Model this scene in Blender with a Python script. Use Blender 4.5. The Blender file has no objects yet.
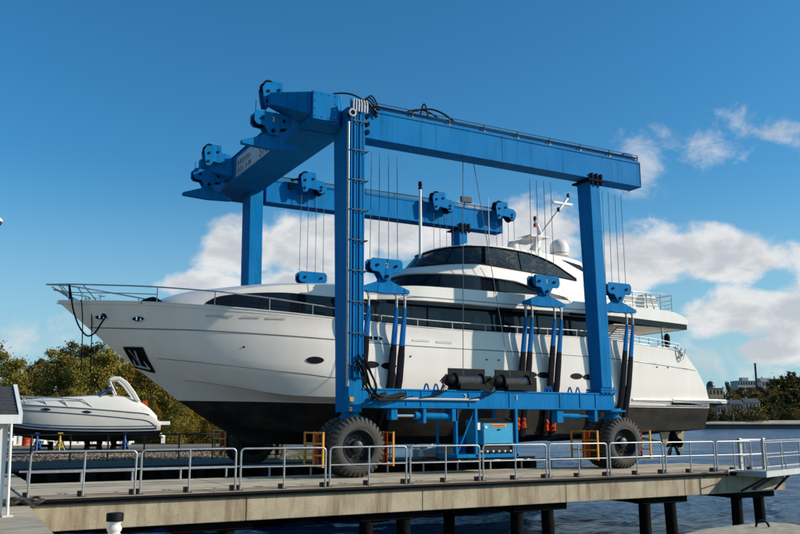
import bpy, bmesh, math, random
import numpy as np
from mathutils import Vector, Matrix
random.seed(7)
SC = bpy.context.scene
COL = SC.collection
R = math.radians
PI = math.pi

# ------------------------------------------------------------------ materials
def new_mat(name):
    m = bpy.data.materials.new(name); m.use_nodes = True
    nt = m.node_tree
    return m, nt, nt.nodes['Principled BSDF']

def mat(name, col, rough=0.5, metal=0.0, var=0.0, scale=3.0, stretch=(1, 1, 1), bump=0.0, bscale=20.0,
        coat=0.0, col2=None, rvar=0.0, spec=0.5, detail=4.0):
    """Principled paint / stone / metal with a noise driven colour and roughness variation."""
    m, nt, b = new_mat(name)
    b.inputs['Base Color'].default_value = (*col, 1)
    b.inputs['Roughness'].default_value = rough
    b.inputs['Metallic'].default_value = metal
    b.inputs['Coat Weight'].default_value = coat
    b.inputs['Coat Roughness'].default_value = 0.06
    b.inputs['Specular IOR Level'].default_value = spec
    N, L = nt.nodes, nt.links
    if var or bump or rvar or col2:
        tc = N.new('ShaderNodeTexCoord'); mp = N.new('ShaderNodeMapping')
        mp.inputs['Scale'].default_value = stretch
        L.new(tc.outputs['Object'], mp.inputs['Vector'])
    if var or col2 or rvar:
        nz = N.new('ShaderNodeTexNoise'); nz.inputs['Scale'].default_value = scale; nz.inputs['Detail'].default_value = detail
        nz.inputs['Roughness'].default_value = 0.62
        L.new(mp.outputs[0], nz.inputs['Vector'])
        rp = N.new('ShaderNodeValToRGB')
        c1 = col; c2 = col2 or tuple(max(0, c * (1 - var)) for c in col)
        rp.color_ramp.elements[0].position = 0.32; rp.color_ramp.elements[0].color = (*c2, 1)
        rp.color_ramp.elements[1].position = 0.66; rp.color_ramp.elements[1].color = (*c1, 1)
        L.new(nz.outputs['Fac'], rp.inputs['Fac'])
        L.new(rp.outputs[0], b.inputs['Base Color'])
        if rvar:
            mr = N.new('ShaderNodeMapRange'); mr.inputs[3].default_value = max(0, rough - rvar); mr.inputs[4].default_value = min(1, rough + rvar)
            L.new(nz.outputs['Fac'], mr.inputs[0]); L.new(mr.outputs[0], b.inputs['Roughness'])
    if bump:
        n2 = N.new('ShaderNodeTexNoise'); n2.inputs['Scale'].default_value = bscale; n2.inputs['Detail'].default_value = 5
        L.new(mp.outputs[0], n2.inputs['Vector'])
        bp = N.new('ShaderNodeBump'); bp.inputs['Strength'].default_value = bump; bp.inputs['Distance'].default_value = 0.05
        L.new(n2.outputs['Fac'], bp.inputs['Height']); L.new(bp.outputs[0], b.inputs['Normal'])
    return m

def leaf_mat(name, a, c, d, scale=0.35):
    m, nt, b = new_mat(name); N, L = nt.nodes, nt.links
    g = N.new('ShaderNodeNewGeometry')
    nz = N.new('ShaderNodeTexNoise'); nz.inputs['Scale'].default_value = scale; nz.inputs['Detail'].default_value = 5
    L.new(g.outputs['Position'], nz.inputs['Vector'])
    mx = N.new('ShaderNodeMath'); mx.operation = 'MULTIPLY_ADD'; mx.inputs[1].default_value = 0.45; 
    L.new(g.outputs['Random Per Island'], mx.inputs[0]); 
    sb = N.new('ShaderNodeMath'); sb.operation = 'SUBTRACT'; sb.inputs[1].default_value = 0.22
    L.new(nz.outputs['Fac'], sb.inputs[0]); L.new(sb.outputs[0], mx.inputs[2])
    rp = N.new('ShaderNodeValToRGB'); e = rp.color_ramp.elements
    e[0].position = 0.3; e[0].color = (*a, 1); e[1].position = 0.72; e[1].color = (*d, 1)
    k = e.new(0.52); k.color = (*c, 1)
    L.new(mx.outputs[0], rp.inputs['Fac']); L.new(rp.outputs[0], b.inputs['Base Color'])
    b.inputs['Roughness'].default_value = 0.6; b.inputs['Specular IOR Level'].default_value = 0.2
    tl = N.new('ShaderNodeBsdfTranslucent'); ms_ = N.new('ShaderNodeMixShader'); ms_.inputs[0].default_value = 0.35
    L.new(rp.outputs[0], tl.inputs['Color']); L.new(b.outputs[0], ms_.inputs[1]); L.new(tl.outputs[0], ms_.inputs[2]); L.new(ms_.outputs[0], N['Material Output'].inputs['Surface'])
    return m

def concrete_mat(name, c1, c2, stain, vertical=True, scale=1.0, tracks=()):
    m, nt, b = new_mat(name); N, L = nt.nodes, nt.links
    tc = N.new('ShaderNodeTexCoord')
    def noise(sc, st, det=6):
        mp = N.new('ShaderNodeMapping'); mp.inputs['Scale'].default_value = st
        L.new(tc.outputs['Object'], mp.inputs['Vector'])
        n = N.new('ShaderNodeTexNoise'); n.inputs['Scale'].default_value = sc; n.inputs['Detail'].default_value = det; n.inputs['Roughness'].default_value = 0.65
        L.new(mp.outputs[0], n.inputs['Vector']); return n
    n1 = noise(1.2 * scale, (1, 1, 1)); n2 = noise(3.0 * scale, (1, 1, 0.12) if vertical else (0.3, 1, 1)); n3 = noise(40, (1, 1, 1), 3)
    r1 = N.new('ShaderNodeValToRGB'); r1.color_ramp.elements[0].color = (*c2, 1); r1.color_ramp.elements[1].color = (*c1, 1)
    r1.color_ramp.elements[0].position = 0.35; r1.color_ramp.elements[1].position = 0.65
    L.new(n1.outputs['Fac'], r1.inputs['Fac'])
    r2 = N.new('ShaderNodeMapRange'); r2.inputs[1].default_value = 0.47; r2.inputs[2].default_value = 0.66; r2.inputs[3].default_value = 0; r2.inputs[4].default_value = 0.8
    L.new(n2.outputs['Fac'], r2.inputs[0])
    mx = N.new('ShaderNodeMix'); mx.data_type = 'RGBA'
    L.new(r2.outputs[0], mx.inputs[0]); L.new(r1.outputs[0], mx.inputs[6]); mx.inputs[7].default_value = (*stain, 1)
    m2 = N.new('ShaderNodeMix'); m2.data_type = 'RGBA'; m2.blend_type = 'OVERLAY'; m2.inputs[0].default_value = 0.35
    L.new(mx.outputs[2], m2.inputs[6]); L.new(n3.outputs['Fac'], m2.inputs[7])
    out = m2.outputs[2]
    if tracks:   # worn tyre tracks along X, broken up by noise
        sp = N.new('ShaderNodeSeparateXYZ'); L.new(tc.outputs['Object'], sp.inputs[0]); tot = None
        for y in tracks:
            d = N.new('ShaderNodeMath'); d.operation = 'SUBTRACT'; d.inputs[1].default_value = y; L.new(sp.outputs[1], d.inputs[0])
            ab_ = N.new('ShaderNodeMath'); ab_.operation = 'ABSOLUTE'; L.new(d.outputs[0], ab_.inputs[0])
            mr_ = N.new('ShaderNodeMapRange'); mr_.interpolation_type = 'SMOOTHSTEP'; mr_.inputs[1].default_value = .36; mr_.inputs[2].default_value = .2; L.new(ab_.outputs[0], mr_.inputs[0])
            if tot is None: tot = mr_.outputs[0]
            else:
                mxx = N.new('ShaderNodeMath'); mxx.operation = 'MAXIMUM'; L.new(tot, mxx.inputs[0]); L.new(mr_.outputs[0], mxx.inputs[1]); tot = mxx.outputs[0]
        mu = N.new('ShaderNodeMath'); mu.operation = 'MULTIPLY'; L.new(tot, mu.inputs[0]); L.new(n2.outputs['Fac'], mu.inputs[1])
        tm = N.new('ShaderNodeMix'); tm.data_type = 'RGBA'; L.new(mu.outputs[0], tm.inputs[0]); L.new(out, tm.inputs[6]); tm.inputs[7].default_value = (0.10, 0.09, 0.08, 1); out = tm.outputs[2]
    L.new(out, b.inputs['Base Color'])
    b.inputs['Roughness'].default_value = 0.85
    bp = N.new('ShaderNodeBump'); bp.inputs['Strength'].default_value = 0.35; bp.inputs['Distance'].default_value = 0.02
    L.new(n3.outputs['Fac'], bp.inputs['Height']); L.new(bp.outputs[0], b.inputs['Normal'])
    return m

def worn_paint(name, col):
    m, nt, b = new_mat(name); N, L = nt.nodes, nt.links
    tc = N.new('ShaderNodeTexCoord')
    def nz(sc, st, det=6, ro=.6):
        mp = N.new('ShaderNodeMapping'); mp.inputs['Scale'].default_value = st; L.new(tc.outputs['Object'], mp.inputs[0])
        n = N.new('ShaderNodeTexNoise'); n.inputs['Scale'].default_value = sc; n.inputs['Detail'].default_value = det; n.inputs['Roughness'].default_value = ro
        L.new(mp.outputs[0], n.inputs['Vector']); return n.outputs['Fac']
    def ramp(x, a, c, hi):
        r = N.new('ShaderNodeMapRange'); r.inputs[1].default_value = a; r.inputs[2].default_value = c; r.inputs[3].default_value = 0; r.inputs[4].default_value = hi; L.new(x, r.inputs[0]); return r.outputs[0]
    def mix(f, a, c):
        x = N.new('ShaderNodeMix'); x.data_type = 'RGBA'; L.new(f, x.inputs[0])
        if isinstance(a, tuple): x.inputs[6].default_value = (*a, 1)
        else: L.new(a, x.inputs[6])
        x.inputs[7].default_value = (*c, 1); return x.outputs[2]
    faded = mix(ramp(nz(0.7, (1, 1, .6)), .4, .7, .8), col, (col[0] + .012, col[1] * 1.18, col[2] * 1.08))
    streak = mix(ramp(nz(5, (1, 1, .09), 7, .65), .5, .75, .65), faded, (col[0] * .6, col[1] * .45, col[2] * .45))
    rust = mix(ramp(nz(26, (1, 1, .5), 3, .5), .70, .76, .8), streak, (0.07, 0.035, 0.018))
    L.new(rust, b.inputs['Base Color']); b.inputs['Roughness'].default_value = .6; b.inputs['Specular IOR Level'].default_value = .04
    bp = N.new('ShaderNodeBump'); bp.inputs['Strength'].default_value = .12; bp.inputs['Distance'].default_value = .03; L.new(nz(2.5, (1, 1, 1), 3), bp.inputs['Height']); L.new(bp.outputs[0], b.inputs['Normal'])
    return m
BLUE = worn_paint('blue gantry paint', (0.001, 0.15, 0.38))
BLUE2 = mat('bright blue cabinet paint', (0.008, 0.30, 0.52), 0.45, var=0.15, scale=3)
BLUEROPE = mat('blue sling sleeve', (0.003, 0.13, 0.38), 0.8, spec=0.1, var=0.3, scale=12)
NAVY = mat('navy sleeve', (0.006, 0.008, 0.015), 0.85, spec=0.12, var=0.5, scale=10, bump=0.3, bscale=30)
BLACK = mat('black rubber', (0.006, 0.006, 0.007), 0.65, spec=0.15, var=0.3, scale=8)
TYRE = mat('tyre rubber', (0.03, 0.028, 0.026), 0.8, col2=(0.055, 0.05, 0.042), scale=4, bump=0.3, bscale=25)
RIM = mat('dark rim', (0.014, 0.015, 0.018), 0.45, spec=0.3, var=0.4, scale=6)
STEEL = mat('galvanised steel', (0.42, 0.42, 0.42), 0.45, metal=0.7, var=0.3, scale=9, rvar=0.12)
CHROME = mat('polished steel', (0.75, 0.75, 0.76), 0.15, metal=1.0)
ROPE = mat('wire rope', (0.10, 0.11, 0.12), 0.5, metal=0.4)
WHITE = mat('white gelcoat', (0.82, 0.745, 0.668), 0.24, var=0.07, scale=1.3, stretch=(1, 1, .22), coat=0.35, rvar=0.05, detail=6)
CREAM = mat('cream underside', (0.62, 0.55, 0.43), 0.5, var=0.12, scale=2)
GREYLINE = mat('grey rubbing strake', (0.18, 0.18, 0.18), 0.4, metal=0.3)
ANTIFOUL = mat('antifouling paint', (0.007, 0.007, 0.008), 0.7, spec=0.2, col2=(0.04, 0.031, 0.022), scale=1.4, stretch=(0.5, 1, 1), bump=0.15, bscale=12)
YELLOW = mat('yellow guard paint', (0.72, 0.34, 0.02), 0.5, col2=(0.6, 0.2, 0.02), scale=6)
REDOR = mat('red orange sleeve', (0.50, 0.055, 0.015), 0.8, spec=0.1, var=0.4, scale=10)
SIGNGREY = mat('pale grey sign board', (0.5, 0.5, 0.5), 0.5, var=0.15, scale=5)
SIGNINK = mat('grey sign lettering', (0.12, 0.12, 0.14), 0.6)
GOLD = mat('gold lettering', (0.75, 0.5, 0.12), 0.5)
TAN = mat('bronze', (0.30, 0.22, 0.13), 0.45, metal=0.3, var=0.4, scale=6)
GREYPIPE = mat('grey pipe', (0.42, 0.42, 0.42), 0.5)
CONC = concrete_mat('weathered concrete', (0.44, 0.36, 0.235), (0.33, 0.265, 0.175), (0.20, 0.125, 0.075))
DECKC = concrete_mat('pier deck concrete', (0.55, 0.46, 0.33), (0.47, 0.39, 0.27), (0.30, 0.24, 0.16), vertical=False, tracks=(0.7, 1.56))
KERBC = concrete_mat('brown kerb concrete', (0.36, 0.27, 0.18), (0.30, 0.21, 0.14), (0.22, 0.15, 0.10), vertical=False)
CONCB = concrete_mat('pale block concrete', (0.45, 0.38, 0.28), (0.35, 0.29, 0.21), (0.25, 0.21, 0.16), vertical=False, scale=2)
QUAYC = concrete_mat('quay concrete', (0.42, 0.37, 0.28), (0.33, 0.28, 0.21), (0.22, 0.18, 0.13), vertical=False)
PILE = mat('tarred pile', (0.006, 0.0055, 0.005), 0.85, spec=0.08, var=0.5, scale=3, bump=0.4, bscale=12)
ASPH = mat('dark asphalt', (0.055, 0.056, 0.06), 0.9, var=0.3, scale=1.5, bump=0.2, bscale=60)
ROADM = mat('grey road', (0.12, 0.115, 0.105), 0.9, var=0.25, scale=0.7, bump=0.2, bscale=60)
FENCEM = mat('dark fence steel', (0.02, 0.02, 0.022), 0.5)

def glass_mat(name, col=(0.006, 0.008, 0.012), rough=0.04, spec=0.28):
    m, nt, b = new_mat(name)
    b.inputs['Base Color'].default_value = (*col, 1); b.inputs['Roughness'].default_value = rough
    b.inputs['Specular IOR Level'].default_value = spec; b.inputs['IOR'].default_value = 1.5
    N, L = nt.nodes, nt.links
    tc = N.new('ShaderNodeTexCoord'); n = N.new('ShaderNodeTexNoise'); n.inputs['Scale'].default_value = 0.9
    L.new(tc.outputs['Object'], n.inputs['Vector'])
    bp = N.new('ShaderNodeBump'); bp.inputs['Strength'].default_value = 0.03; bp.inputs['Distance'].default_value = 0.1
    L.new(n.outputs['Fac'], bp.inputs['Height']); L.new(bp.outputs[0], b.inputs['Normal'])
    return m
GLASS = glass_mat('tinted glass')
def vinyl_mat():
    m, nt, b = new_mat('clear crinkled vinyl'); N, L = nt.nodes, nt.links
    tc = N.new('ShaderNodeTexCoord'); mp = N.new('ShaderNodeMapping'); mp.inputs['Scale'].default_value = (1.0, 1, 2.2); mp.inputs['Rotation'].default_value = (0, 0.9, 0)
    L.new(tc.outputs['Object'], mp.inputs['Vector'])
    n = N.new('ShaderNodeTexNoise'); n.inputs['Scale'].default_value = 2.2; n.inputs['Detail'].default_value = 5; n.inputs['Distortion'].default_value = 1.0
    L.new(mp.outputs[0], n.inputs['Vector'])
    rp = N.new('ShaderNodeValToRGB'); e = rp.color_ramp.elements
    e[0].position = 0.50; e[0].color = (0.012, 0.013, 0.016, 1); e[1].position = 0.78; e[1].color = (0.10, 0.085, 0.06, 1)
    L.new(n.outputs['Fac'], rp.inputs['Fac']); L.new(rp.outputs[0], b.inputs['Base Color'])
    b.inputs['Roughness'].default_value = 0.12; b.inputs['Specular IOR Level'].default_value = 0.55
    bp = N.new('ShaderNodeBump'); bp.inputs['Strength'].default_value = 0.16; bp.inputs['Distance'].default_value = 0.08
    L.new(n.outputs['Fac'], bp.inputs['Height']); L.new(bp.outputs[0], b.inputs['Normal'])
    return m
VINYL = vinyl_mat()

# ------------------------------------------------------------------ mesh builder
class MB:
    def __init__(s): s.bm = bmesh.new(); s.cur = 0; s.gid = 0; s.lay = s.bm.faces.layers.int.new('gid')
    def next(s): s.gid += 1; return s      # following faces belong to the next piece (see each)
    def v(s, p): return s.bm.verts.new(p)
    def face(s, vs, mi=None):
        try:
            f = s.bm.faces.new(vs); f.material_index = s.cur if mi is None else mi; f[s.lay] = s.gid; return f
        except ValueError: return None
    def hexa(s, P):
        V = [s.v(p) for p in P]
        for q in ((0, 3, 2, 1), (4, 5, 6, 7), (0, 1, 5, 4), (1, 2, 6, 5), (2, 3, 7, 6), (3, 0, 4, 7)): s.face([V[i] for i in q])
        return s
    def box(s, x0, x1, y0, y1, z0, z1):
        return s.hexa([(x0, y0, z0), (x1, y0, z0), (x1, y1, z0), (x0, y1, z0), (x0, y0, z1), (x1, y0, z1), (x1, y1, z1), (x0, y1, z1)])
    def taper(s, b, t):   # two rectangles (x0,x1,y0,y1,z)
        q = lambda r: [(r[0], r[2], r[4]), (r[1], r[2], r[4]), (r[1], r[3], r[4]), (r[0], r[3], r[4])]
        return s.hexa(q(b) + q(t))
    def beam(s, p, q, w, h, up=(0, 0, 1)):
        p, q, up = Vector(p), Vector(q), Vector(up); d = (q - p).normalized(); sd = d.cross(up).normalized(); u = sd.cross(d)
        P = []
        for c in (p, q): P += [c - sd * w / 2 - u * h / 2, c + sd * w / 2 - u * h / 2, c + sd * w / 2 + u * h / 2, c - sd * w / 2 + u * h / 2]
        return s.hexa(P)
    def prism(s, pts, axis, a, b):
        def P(p, t):
            return {'x': (t, p[0], p[1]), 'y': (p[0], t, p[1]), 'z': (p[0], p[1], t)}[axis]
        A = [s.v(P(p, a)) for p in pts]; B = [s.v(P(p, b)) for p in pts]
        s.face(A[::-1]); s.face(B); n = len(pts)
        for i in range(n): s.face([A[i], A[(i + 1) % n], B[(i + 1) % n], B[i]])
        return s
    def tube(s, pts, r, n=8, closed=False, cap=True):
        pts = [Vector(p) for p in pts]; m = len(pts); rings = []; last = None
        for i, p in enumerate(pts):
            if closed: d = (pts[(i + 1) % m] - pts[i - 1]).normalized()
            else: d = (pts[min(i + 1, m - 1)] - pts[max(i - 1, 0)]).normalized()
            if last is None:
                a = Vector((0, 0, 1)) if abs(d.z) < 0.9 else Vector((1, 0, 0)); u = d.cross(a).normalized()
            else: u = (last - d * last.dot(d)).normalized()
            last = u; w = d.cross(u); rr = r[i] if isinstance(r, (list, tuple)) else r
            rings.append([s.v(p + (u * math.cos(2 * PI * k / n) + w * math.sin(2 * PI * k / n)) * rr) for k in range(n)])
        for i in range(m if closed else m - 1):
            A, B = rings[i], rings[(i + 1) % m]
            for k in range(n): s.face([A[k], A[(k + 1) % n], B[(k + 1) % n], B[k]])
        if cap and not closed: s.face(rings[0][::-1]); s.face(rings[-1])
        return s
    def lathe(s, c, axis, prof, n=32, cap=True):
        """prof: (radius, t along axis)"""
        c = Vector(c); ax = {'x': Vector((1, 0, 0)), 'y': Vector((0, 1, 0)), 'z': Vector((0, 0, 1))}[axis]
        u = {'x': Vector((0, 1, 0)), 'y': Vector((0, 0, 1)), 'z': Vector((1, 0, 0))}[axis]; w = ax.cross(u)
        rings = [[s.v(c + ax * t + (u * math.cos(2 * PI * k / n) + w * math.sin(2 * PI * k / n)) * max(r, 1e-4)) for k in range(n)] for r, t in prof]
        for A, B in zip(rings[:-1], rings[1:]):
            for k in range(n): s.face([A[k], A[(k + 1) % n], B[(k + 1) % n], B[k]])
        if cap: s.face(rings[0][::-1]); s.face(rings[-1])
        return s
    def loft(s, rows, mi=None, close=False):
        V = [[s.v(p) for p in r] for r in rows]
        for A, B in zip(V[:-1], V[1:]):
            n = len(A)
            for k in range(n if close else n - 1): s.face([A[k], A[(k + 1) % n], B[(k + 1) % n], B[k]], mi)
        return V

ROOTS = {}
def obj(name, mb, m, parent=None, smooth=None, bevel=0.0, weld=False, local=False):
    """link ONE mesh object; coordinates are world coordinates unless local"""
    bm = mb.bm
    if weld: bmesh.ops.remove_doubles(bm, verts=bm.verts, dist=1e-4)
    if parent is not None and not local:
        r = parent
        while r.parent is not None: r = r.parent
        bmesh.ops.translate(bm, verts=bm.verts, vec=-r.location)
    bmesh.ops.recalc_face_normals(bm, faces=bm.faces)
    me = bpy.data.meshes.new(name); bm.to_mesh(me); bm.free()
    for x in (m if isinstance(m, (list, tuple)) else [m]): me.materials.append(x)
    o = bpy.data.objects.new(name, me); COL.objects.link(o)
    if parent is not None: o.parent = parent
    if smooth is not None:
        me.shade_smooth(); me.set_sharp_from_angle(angle=R(smooth))
    if bevel:
        md = o.modifiers.new('bevel', 'BEVEL'); md.width = bevel; md.segments = 2; md.limit_method = 'ANGLE'; md.angle_limit = R(40)
    return o

def each(name, mb, m, parent=None, **k):
    """like obj, but every piece marked with next() becomes an object of its own"""
    out = []
    for g in sorted({f[mb.lay] for f in mb.bm.faces}):
        q = MB(); q.bm.free(); q.bm = mb.bm.copy(); q.lay = q.bm.faces.layers.int['gid']
        bmesh.ops.delete(q.bm, geom=[f for f in q.bm.faces if f[q.lay] != g], context='FACES')
        out.append(obj(name, q, m, parent, **k))
    mb.bm.free(); return out

def tag(o, label=None, cat=None, group=None, kind=None):
    if label: o['label'] = label
    if cat: o['category'] = cat
    if group: o['group'] = group
    if kind: o['kind'] = kind
    return o
def thing(name, loc, label, cat, group=None, rz=0):
    o = bpy.data.objects.new(name, None); COL.objects.link(o); o.location = loc; o.rotation_euler.z = rz
    o.empty_display_size = 0.3
    return tag(o, label, cat, group)
def copy_tree(o, parent=None):
    c = o.copy(); COL.objects.link(c)
    if parent is not None: c.parent = parent
    for ch in list(o.children): copy_tree(ch, c)
    return c
def single(name, mb, m, label, cat, group=None, loc=None, **k):
    """a thing that is one mesh: origin moved to loc"""
    if loc is not None: bmesh.ops.translate(mb.bm, verts=mb.bm.verts, vec=-Vector(loc))
    o = obj(name, mb, m, None, **k)
    if loc is not None: o.location = loc
    return tag(o, label, cat, group)
def text_mesh(body, size, extrude=0.004):
    cu = bpy.data.curves.new('lettering', 'FONT'); cu.body = body; cu.size = size; cu.extrude = extrude; cu.align_x = 'CENTER'; cu.align_y = 'CENTER'
    t = bpy.data.objects.new('lettering', cu); COL.objects.link(t)
    me = bpy.data.meshes.new_from_object(t.evaluated_get(bpy.context.evaluated_depsgraph_get()))
    bpy.data.objects.remove(t); bpy.data.curves.remove(cu)
    return me
def lettering(name, body, size, loc, rot, m, parent):
    me = text_mesh(body, size); me.materials.clear(); me.materials.append(m)
    r = parent
    while r.parent is not None: r = r.parent
    me.transform(Matrix.Translation(Vector(loc) - r.location) @ rot)
    o = bpy.data.objects.new(name, me); COL.objects.link(o); o.parent = parent
    return o
FRONT = Matrix.Rotation(R(90), 4, 'X')                                   # reads from -Y
LEFT = Matrix.Rotation(R(-90), 4, 'Z') @ Matrix.Rotation(R(90), 4, 'X')   # reads from -X

# ------------------------------------------------------------------ camera
EYE = Vector((0, 0, 1.794)); PITCH, YAW, FPX = 0.182124, 1.066036, 847.17
cam = bpy.data.cameras.new('camera'); camo = bpy.data.objects.new('camera', cam); COL.objects.link(camo)
camo.location = EYE
fwd = Vector((math.cos(YAW) * math.cos(PITCH), math.sin(YAW) * math.cos(PITCH), math.sin(PITCH)))
camo.rotation_euler = fwd.to_track_quat('-Z', 'Y').to_euler()
cam.sensor_width = 36; cam.lens = 36 * FPX / 800; cam.clip_start = 0.1; cam.clip_end = 9000
SC.camera = camo
RT = Vector((math.sin(YAW), -math.cos(YAW), 0)); UP = RT.cross(fwd)
def ray(px, py): return fwd * FPX + RT * (px - 400) - UP * (py - 267)

# ------------------------------------------------------------------ light
SUN_EL = R(25.5); SUNH = Vector((0.832, -0.555, 0)).normalized()
sun_dir = SUNH * math.cos(SUN_EL) + Vector((0, 0, math.sin(SUN_EL)))
sl = bpy.data.lights.new('sun', 'SUN'); sl.energy = 5.0; sl.angle = R(0.5); sl.color = (1.0, 0.92, 0.80)
so = bpy.data.objects.new('sun', sl); COL.objects.link(so); so.location = (30, -30, 60)
so.rotation_euler = sun_dir.to_track_quat('Z', 'Y').to_euler()
SC.view_settings.view_transform = 'Standard'; SC.view_settings.look = 'None'
SC.view_settings.exposure = 0.04; SC.view_settings.gamma = 1.0; SC.view_settings.use_curve_mapping = False

# ------------------------------------------------------------------ world: sky + clouds
def build_world():
    w = bpy.data.worlds.new('World'); SC.world = w; w.use_nodes = True
    nt = w.node_tree; N, L = nt.nodes, nt.links
    bg = N['Background']; bg.inputs['Strength'].default_value = 0.118
    sky = N.new('ShaderNodeTexSky'); sky.sky_type = 'NISHITA'; sky.sun_disc = False
    sky.sun_elevation = SUN_EL; sky.sun_rotation = math.atan2(SUNH.x, SUNH.y)
    sky.air_density = 1.0; sky.dust_density = 1.0; sky.ozone_density = 1.2; sky.altitude = 0
    hs = N.new('ShaderNodeHueSaturation'); hs.inputs['Saturation'].default_value = 1.12; hs.inputs['Value'].default_value = 1.0
    tn = N.new('ShaderNodeMix'); tn.data_type = 'RGBA'; tn.blend_type = 'MULTIPLY'; tn.inputs[0].default_value = 1; tn.inputs[7].default_value = (0.55, 0.95, 1.17, 1)
    L.new(sky.outputs[0], tn.inputs[6]); L.new(tn.outputs[2], hs.inputs['Color'])
    tc = N.new('ShaderNodeTexCoord')
    sx = N.new('ShaderNodeSeparateXYZ'); L.new(tc.outputs['Generated'], sx.inputs[0])
    hz_ = N.new('ShaderNodeMapRange'); hz_.interpolation_type = 'SMOOTHSTEP'; hz_.inputs[1].default_value = 0.30; hz_.inputs[2].default_value = -0.02; hz_.inputs[3].default_value = 0; hz_.inputs[4].default_value = 0.85; L.new(sx.outputs[2], hz_.inputs[0])
    hm = N.new('ShaderNodeMix'); hm.data_type = 'RGBA'; hm.inputs[7].default_value = (3.3, 5.1, 6.0, 1); L.new(hz_.outputs[0], hm.inputs[0]); L.new(hs.outputs[0], hm.inputs[6])
    c = Vector((math.cos(YAW), math.sin(YAW), 0)); r = RT
    def dot(vec):
        d = N.new('ShaderNodeVectorMath'); d.operation = 'DOT_PRODUCT'; d.inputs[1].default_value = vec
        L.new(tc.outputs['Generated'], d.inputs[0]); return d.outputs['Value']
    def mth(op, a, b=None, clamp=False):
        n = N.new('ShaderNodeMath'); n.operation = op; n.use_clamp = clamp
        for i, x in enumerate((a, b)):
            if x is None: continue
            if isinstance(x, (int, float)): n.inputs[i].default_value = x
            else: L.new(x, n.inputs[i])
        return n.outputs[0]
    dc = mth('MAXIMUM', dot(c), 0.05); dr = dot(r); dz = dot((0, 0, 1))
    u = mth('DIVIDE', dr, dc); v = mth('DIVIDE', dz, dc)
    uv = N.new('ShaderNodeCombineXYZ'); L.new(u, uv.inputs[0]); L.new(v, uv.inputs[1])
    def noise(sc, det=8, dist=0.3, st=(1, 1.6, 1), off=(0, 0, 0), ro=0.6):
        mp = N.new('ShaderNodeMapping'); mp.inputs['Scale'].default_value = st; mp.inputs['Location'].default_value = off
        L.new(uv.outputs[0], mp.inputs[0])
        n = N.new('ShaderNodeTexNoise'); n.inputs['Scale'].default_value = sc; n.inputs['Detail'].default_value = det
        n.inputs['Distortion'].default_value = dist; n.inputs['Roughness'].default_value = ro
        L.new(mp.outputs[0], n.inputs['Vector']); return n.outputs['Fac']
    def uvpx(px, py):
        d = ray(px, py); return d.dot(r) / d.dot(c), d.z / d.dot(c)
    def blob(px, py, rx, ry, gain=1.0):
        u0, v0 = uvpx(px, py); u1, v1 = uvpx(px + rx, py); u2, v2 = uvpx(px, py - ry)
        s = N.new('ShaderNodeVectorMath'); s.operation = 'SUBTRACT'; s.inputs[1].default_value = (u0, v0, 0); L.new(uv.outputs[0], s.inputs[0])
        m = N.new('ShaderNodeVectorMath'); m.operation = 'MULTIPLY'; m.inputs[1].default_value = (1 / abs(u1 - u0), 1 / abs(v2 - v0), 0); L.new(s.outputs[0], m.inputs[0])
        l = N.new('ShaderNodeVectorMath'); l.operation = 'LENGTH'; L.new(m.outputs[0], l.inputs[0])
        return mth('MULTIPLY', mth('SUBTRACT', 1.0, l.outputs['Value']), gain)
    def field(lst):
        f = None
        for b in lst:
            x = blob(*b); f = x if f is None else mth('MAXIMUM', f, x)
        return f
    big = field([(742, 255, 90, 30), (688, 252, 70, 36), (620, 262, 60, 40), (735, 312, 75, 30), (800, 318, 50, 34), (640, 272, 60, 22), (545, 238, 70, 46), (470, 240, 70, 36), (400, 232, 80, 30),
                 (330, 245, 80, 42), (235, 250, 48, 42), (205, 283, 60, 16), (300, 290, 120, 25), (560, 290, 100, 40), (845, 275, 80, 55), (770, 352, 60, 18)])
    thin = field([(640, 162, 66, 34), (695, 146, 56, 34), (780, 132, 56, 22), (733, 124, 40, 24), (630, 185, 60, 22), (610, 160, 40, 20), (40, 338, 80, 30), (10, 350, 60, 20), (700, 360, 90, 26), (120, 330, 90, 14), (780, 372, 60, 16)])
    n1 = noise(12, 12, 0.15, st=(1, 1.35, 1), ro=0.58); n2 = noise(22, 10, 0.5, st=(1, 1.2, 1), off=(3, 1, 0), ro=0.62); n3 = noise(11, 9, 0.25, st=(1, 1.9, 1), off=(7, 2, 0), ro=0.6)
    def sstep(x, a, b, hi=1.0):
        m = N.new('ShaderNodeMapRange'); m.interpolation_type = 'SMOOTHSTEP'
        m.inputs[1].default_value = a; m.inputs[2].default_value = b; m.inputs[3].default_value = 0; m.inputs[4].default_value = hi
        L.new(x, m.inputs[0]); return m.outputs[0]
    fb = mth('ADD', big, mth('MULTIPLY', mth('SUBTRACT', n1, 0.5), 2.0))
    ft = mth('ADD', thin, mth('MULTIPLY', mth('SUBTRACT', n2, 0.53), 3.4))
    ab = sstep(fb, 0.02, 0.46, 0.94); at = sstep(ft, 0.05, 1.35, 0.62)
    alpha = mth('MAXIMUM', ab, at)
    # shade: grey bellies and white tops from the cloud's own structure
    sh = sstep(mth('SUBTRACT', n3, mth('MULTIPLY', sstep(fb, 0.3, 0.9), 0.10)), 0.33, 0.6)
    cm = N.new('ShaderNodeMix'); cm.data_type = 'RGBA'; L.new(sh, cm.inputs[0])
    cm.inputs[6].default_value = (4.5, 4.75, 5.1, 1); cm.inputs[7].default_value = (6.75, 6.75, 6.75, 1)
    mx = N.new('ShaderNodeMix'); mx.data_type = 'RGBA'
    L.new(alpha, mx.inputs[0]); L.new(hm.outputs[2], mx.inputs[6]); L.new(cm.outputs[2], mx.inputs[7])
    L.new(mx.outputs[2], bg.inputs['Color'])
build_world()

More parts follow.
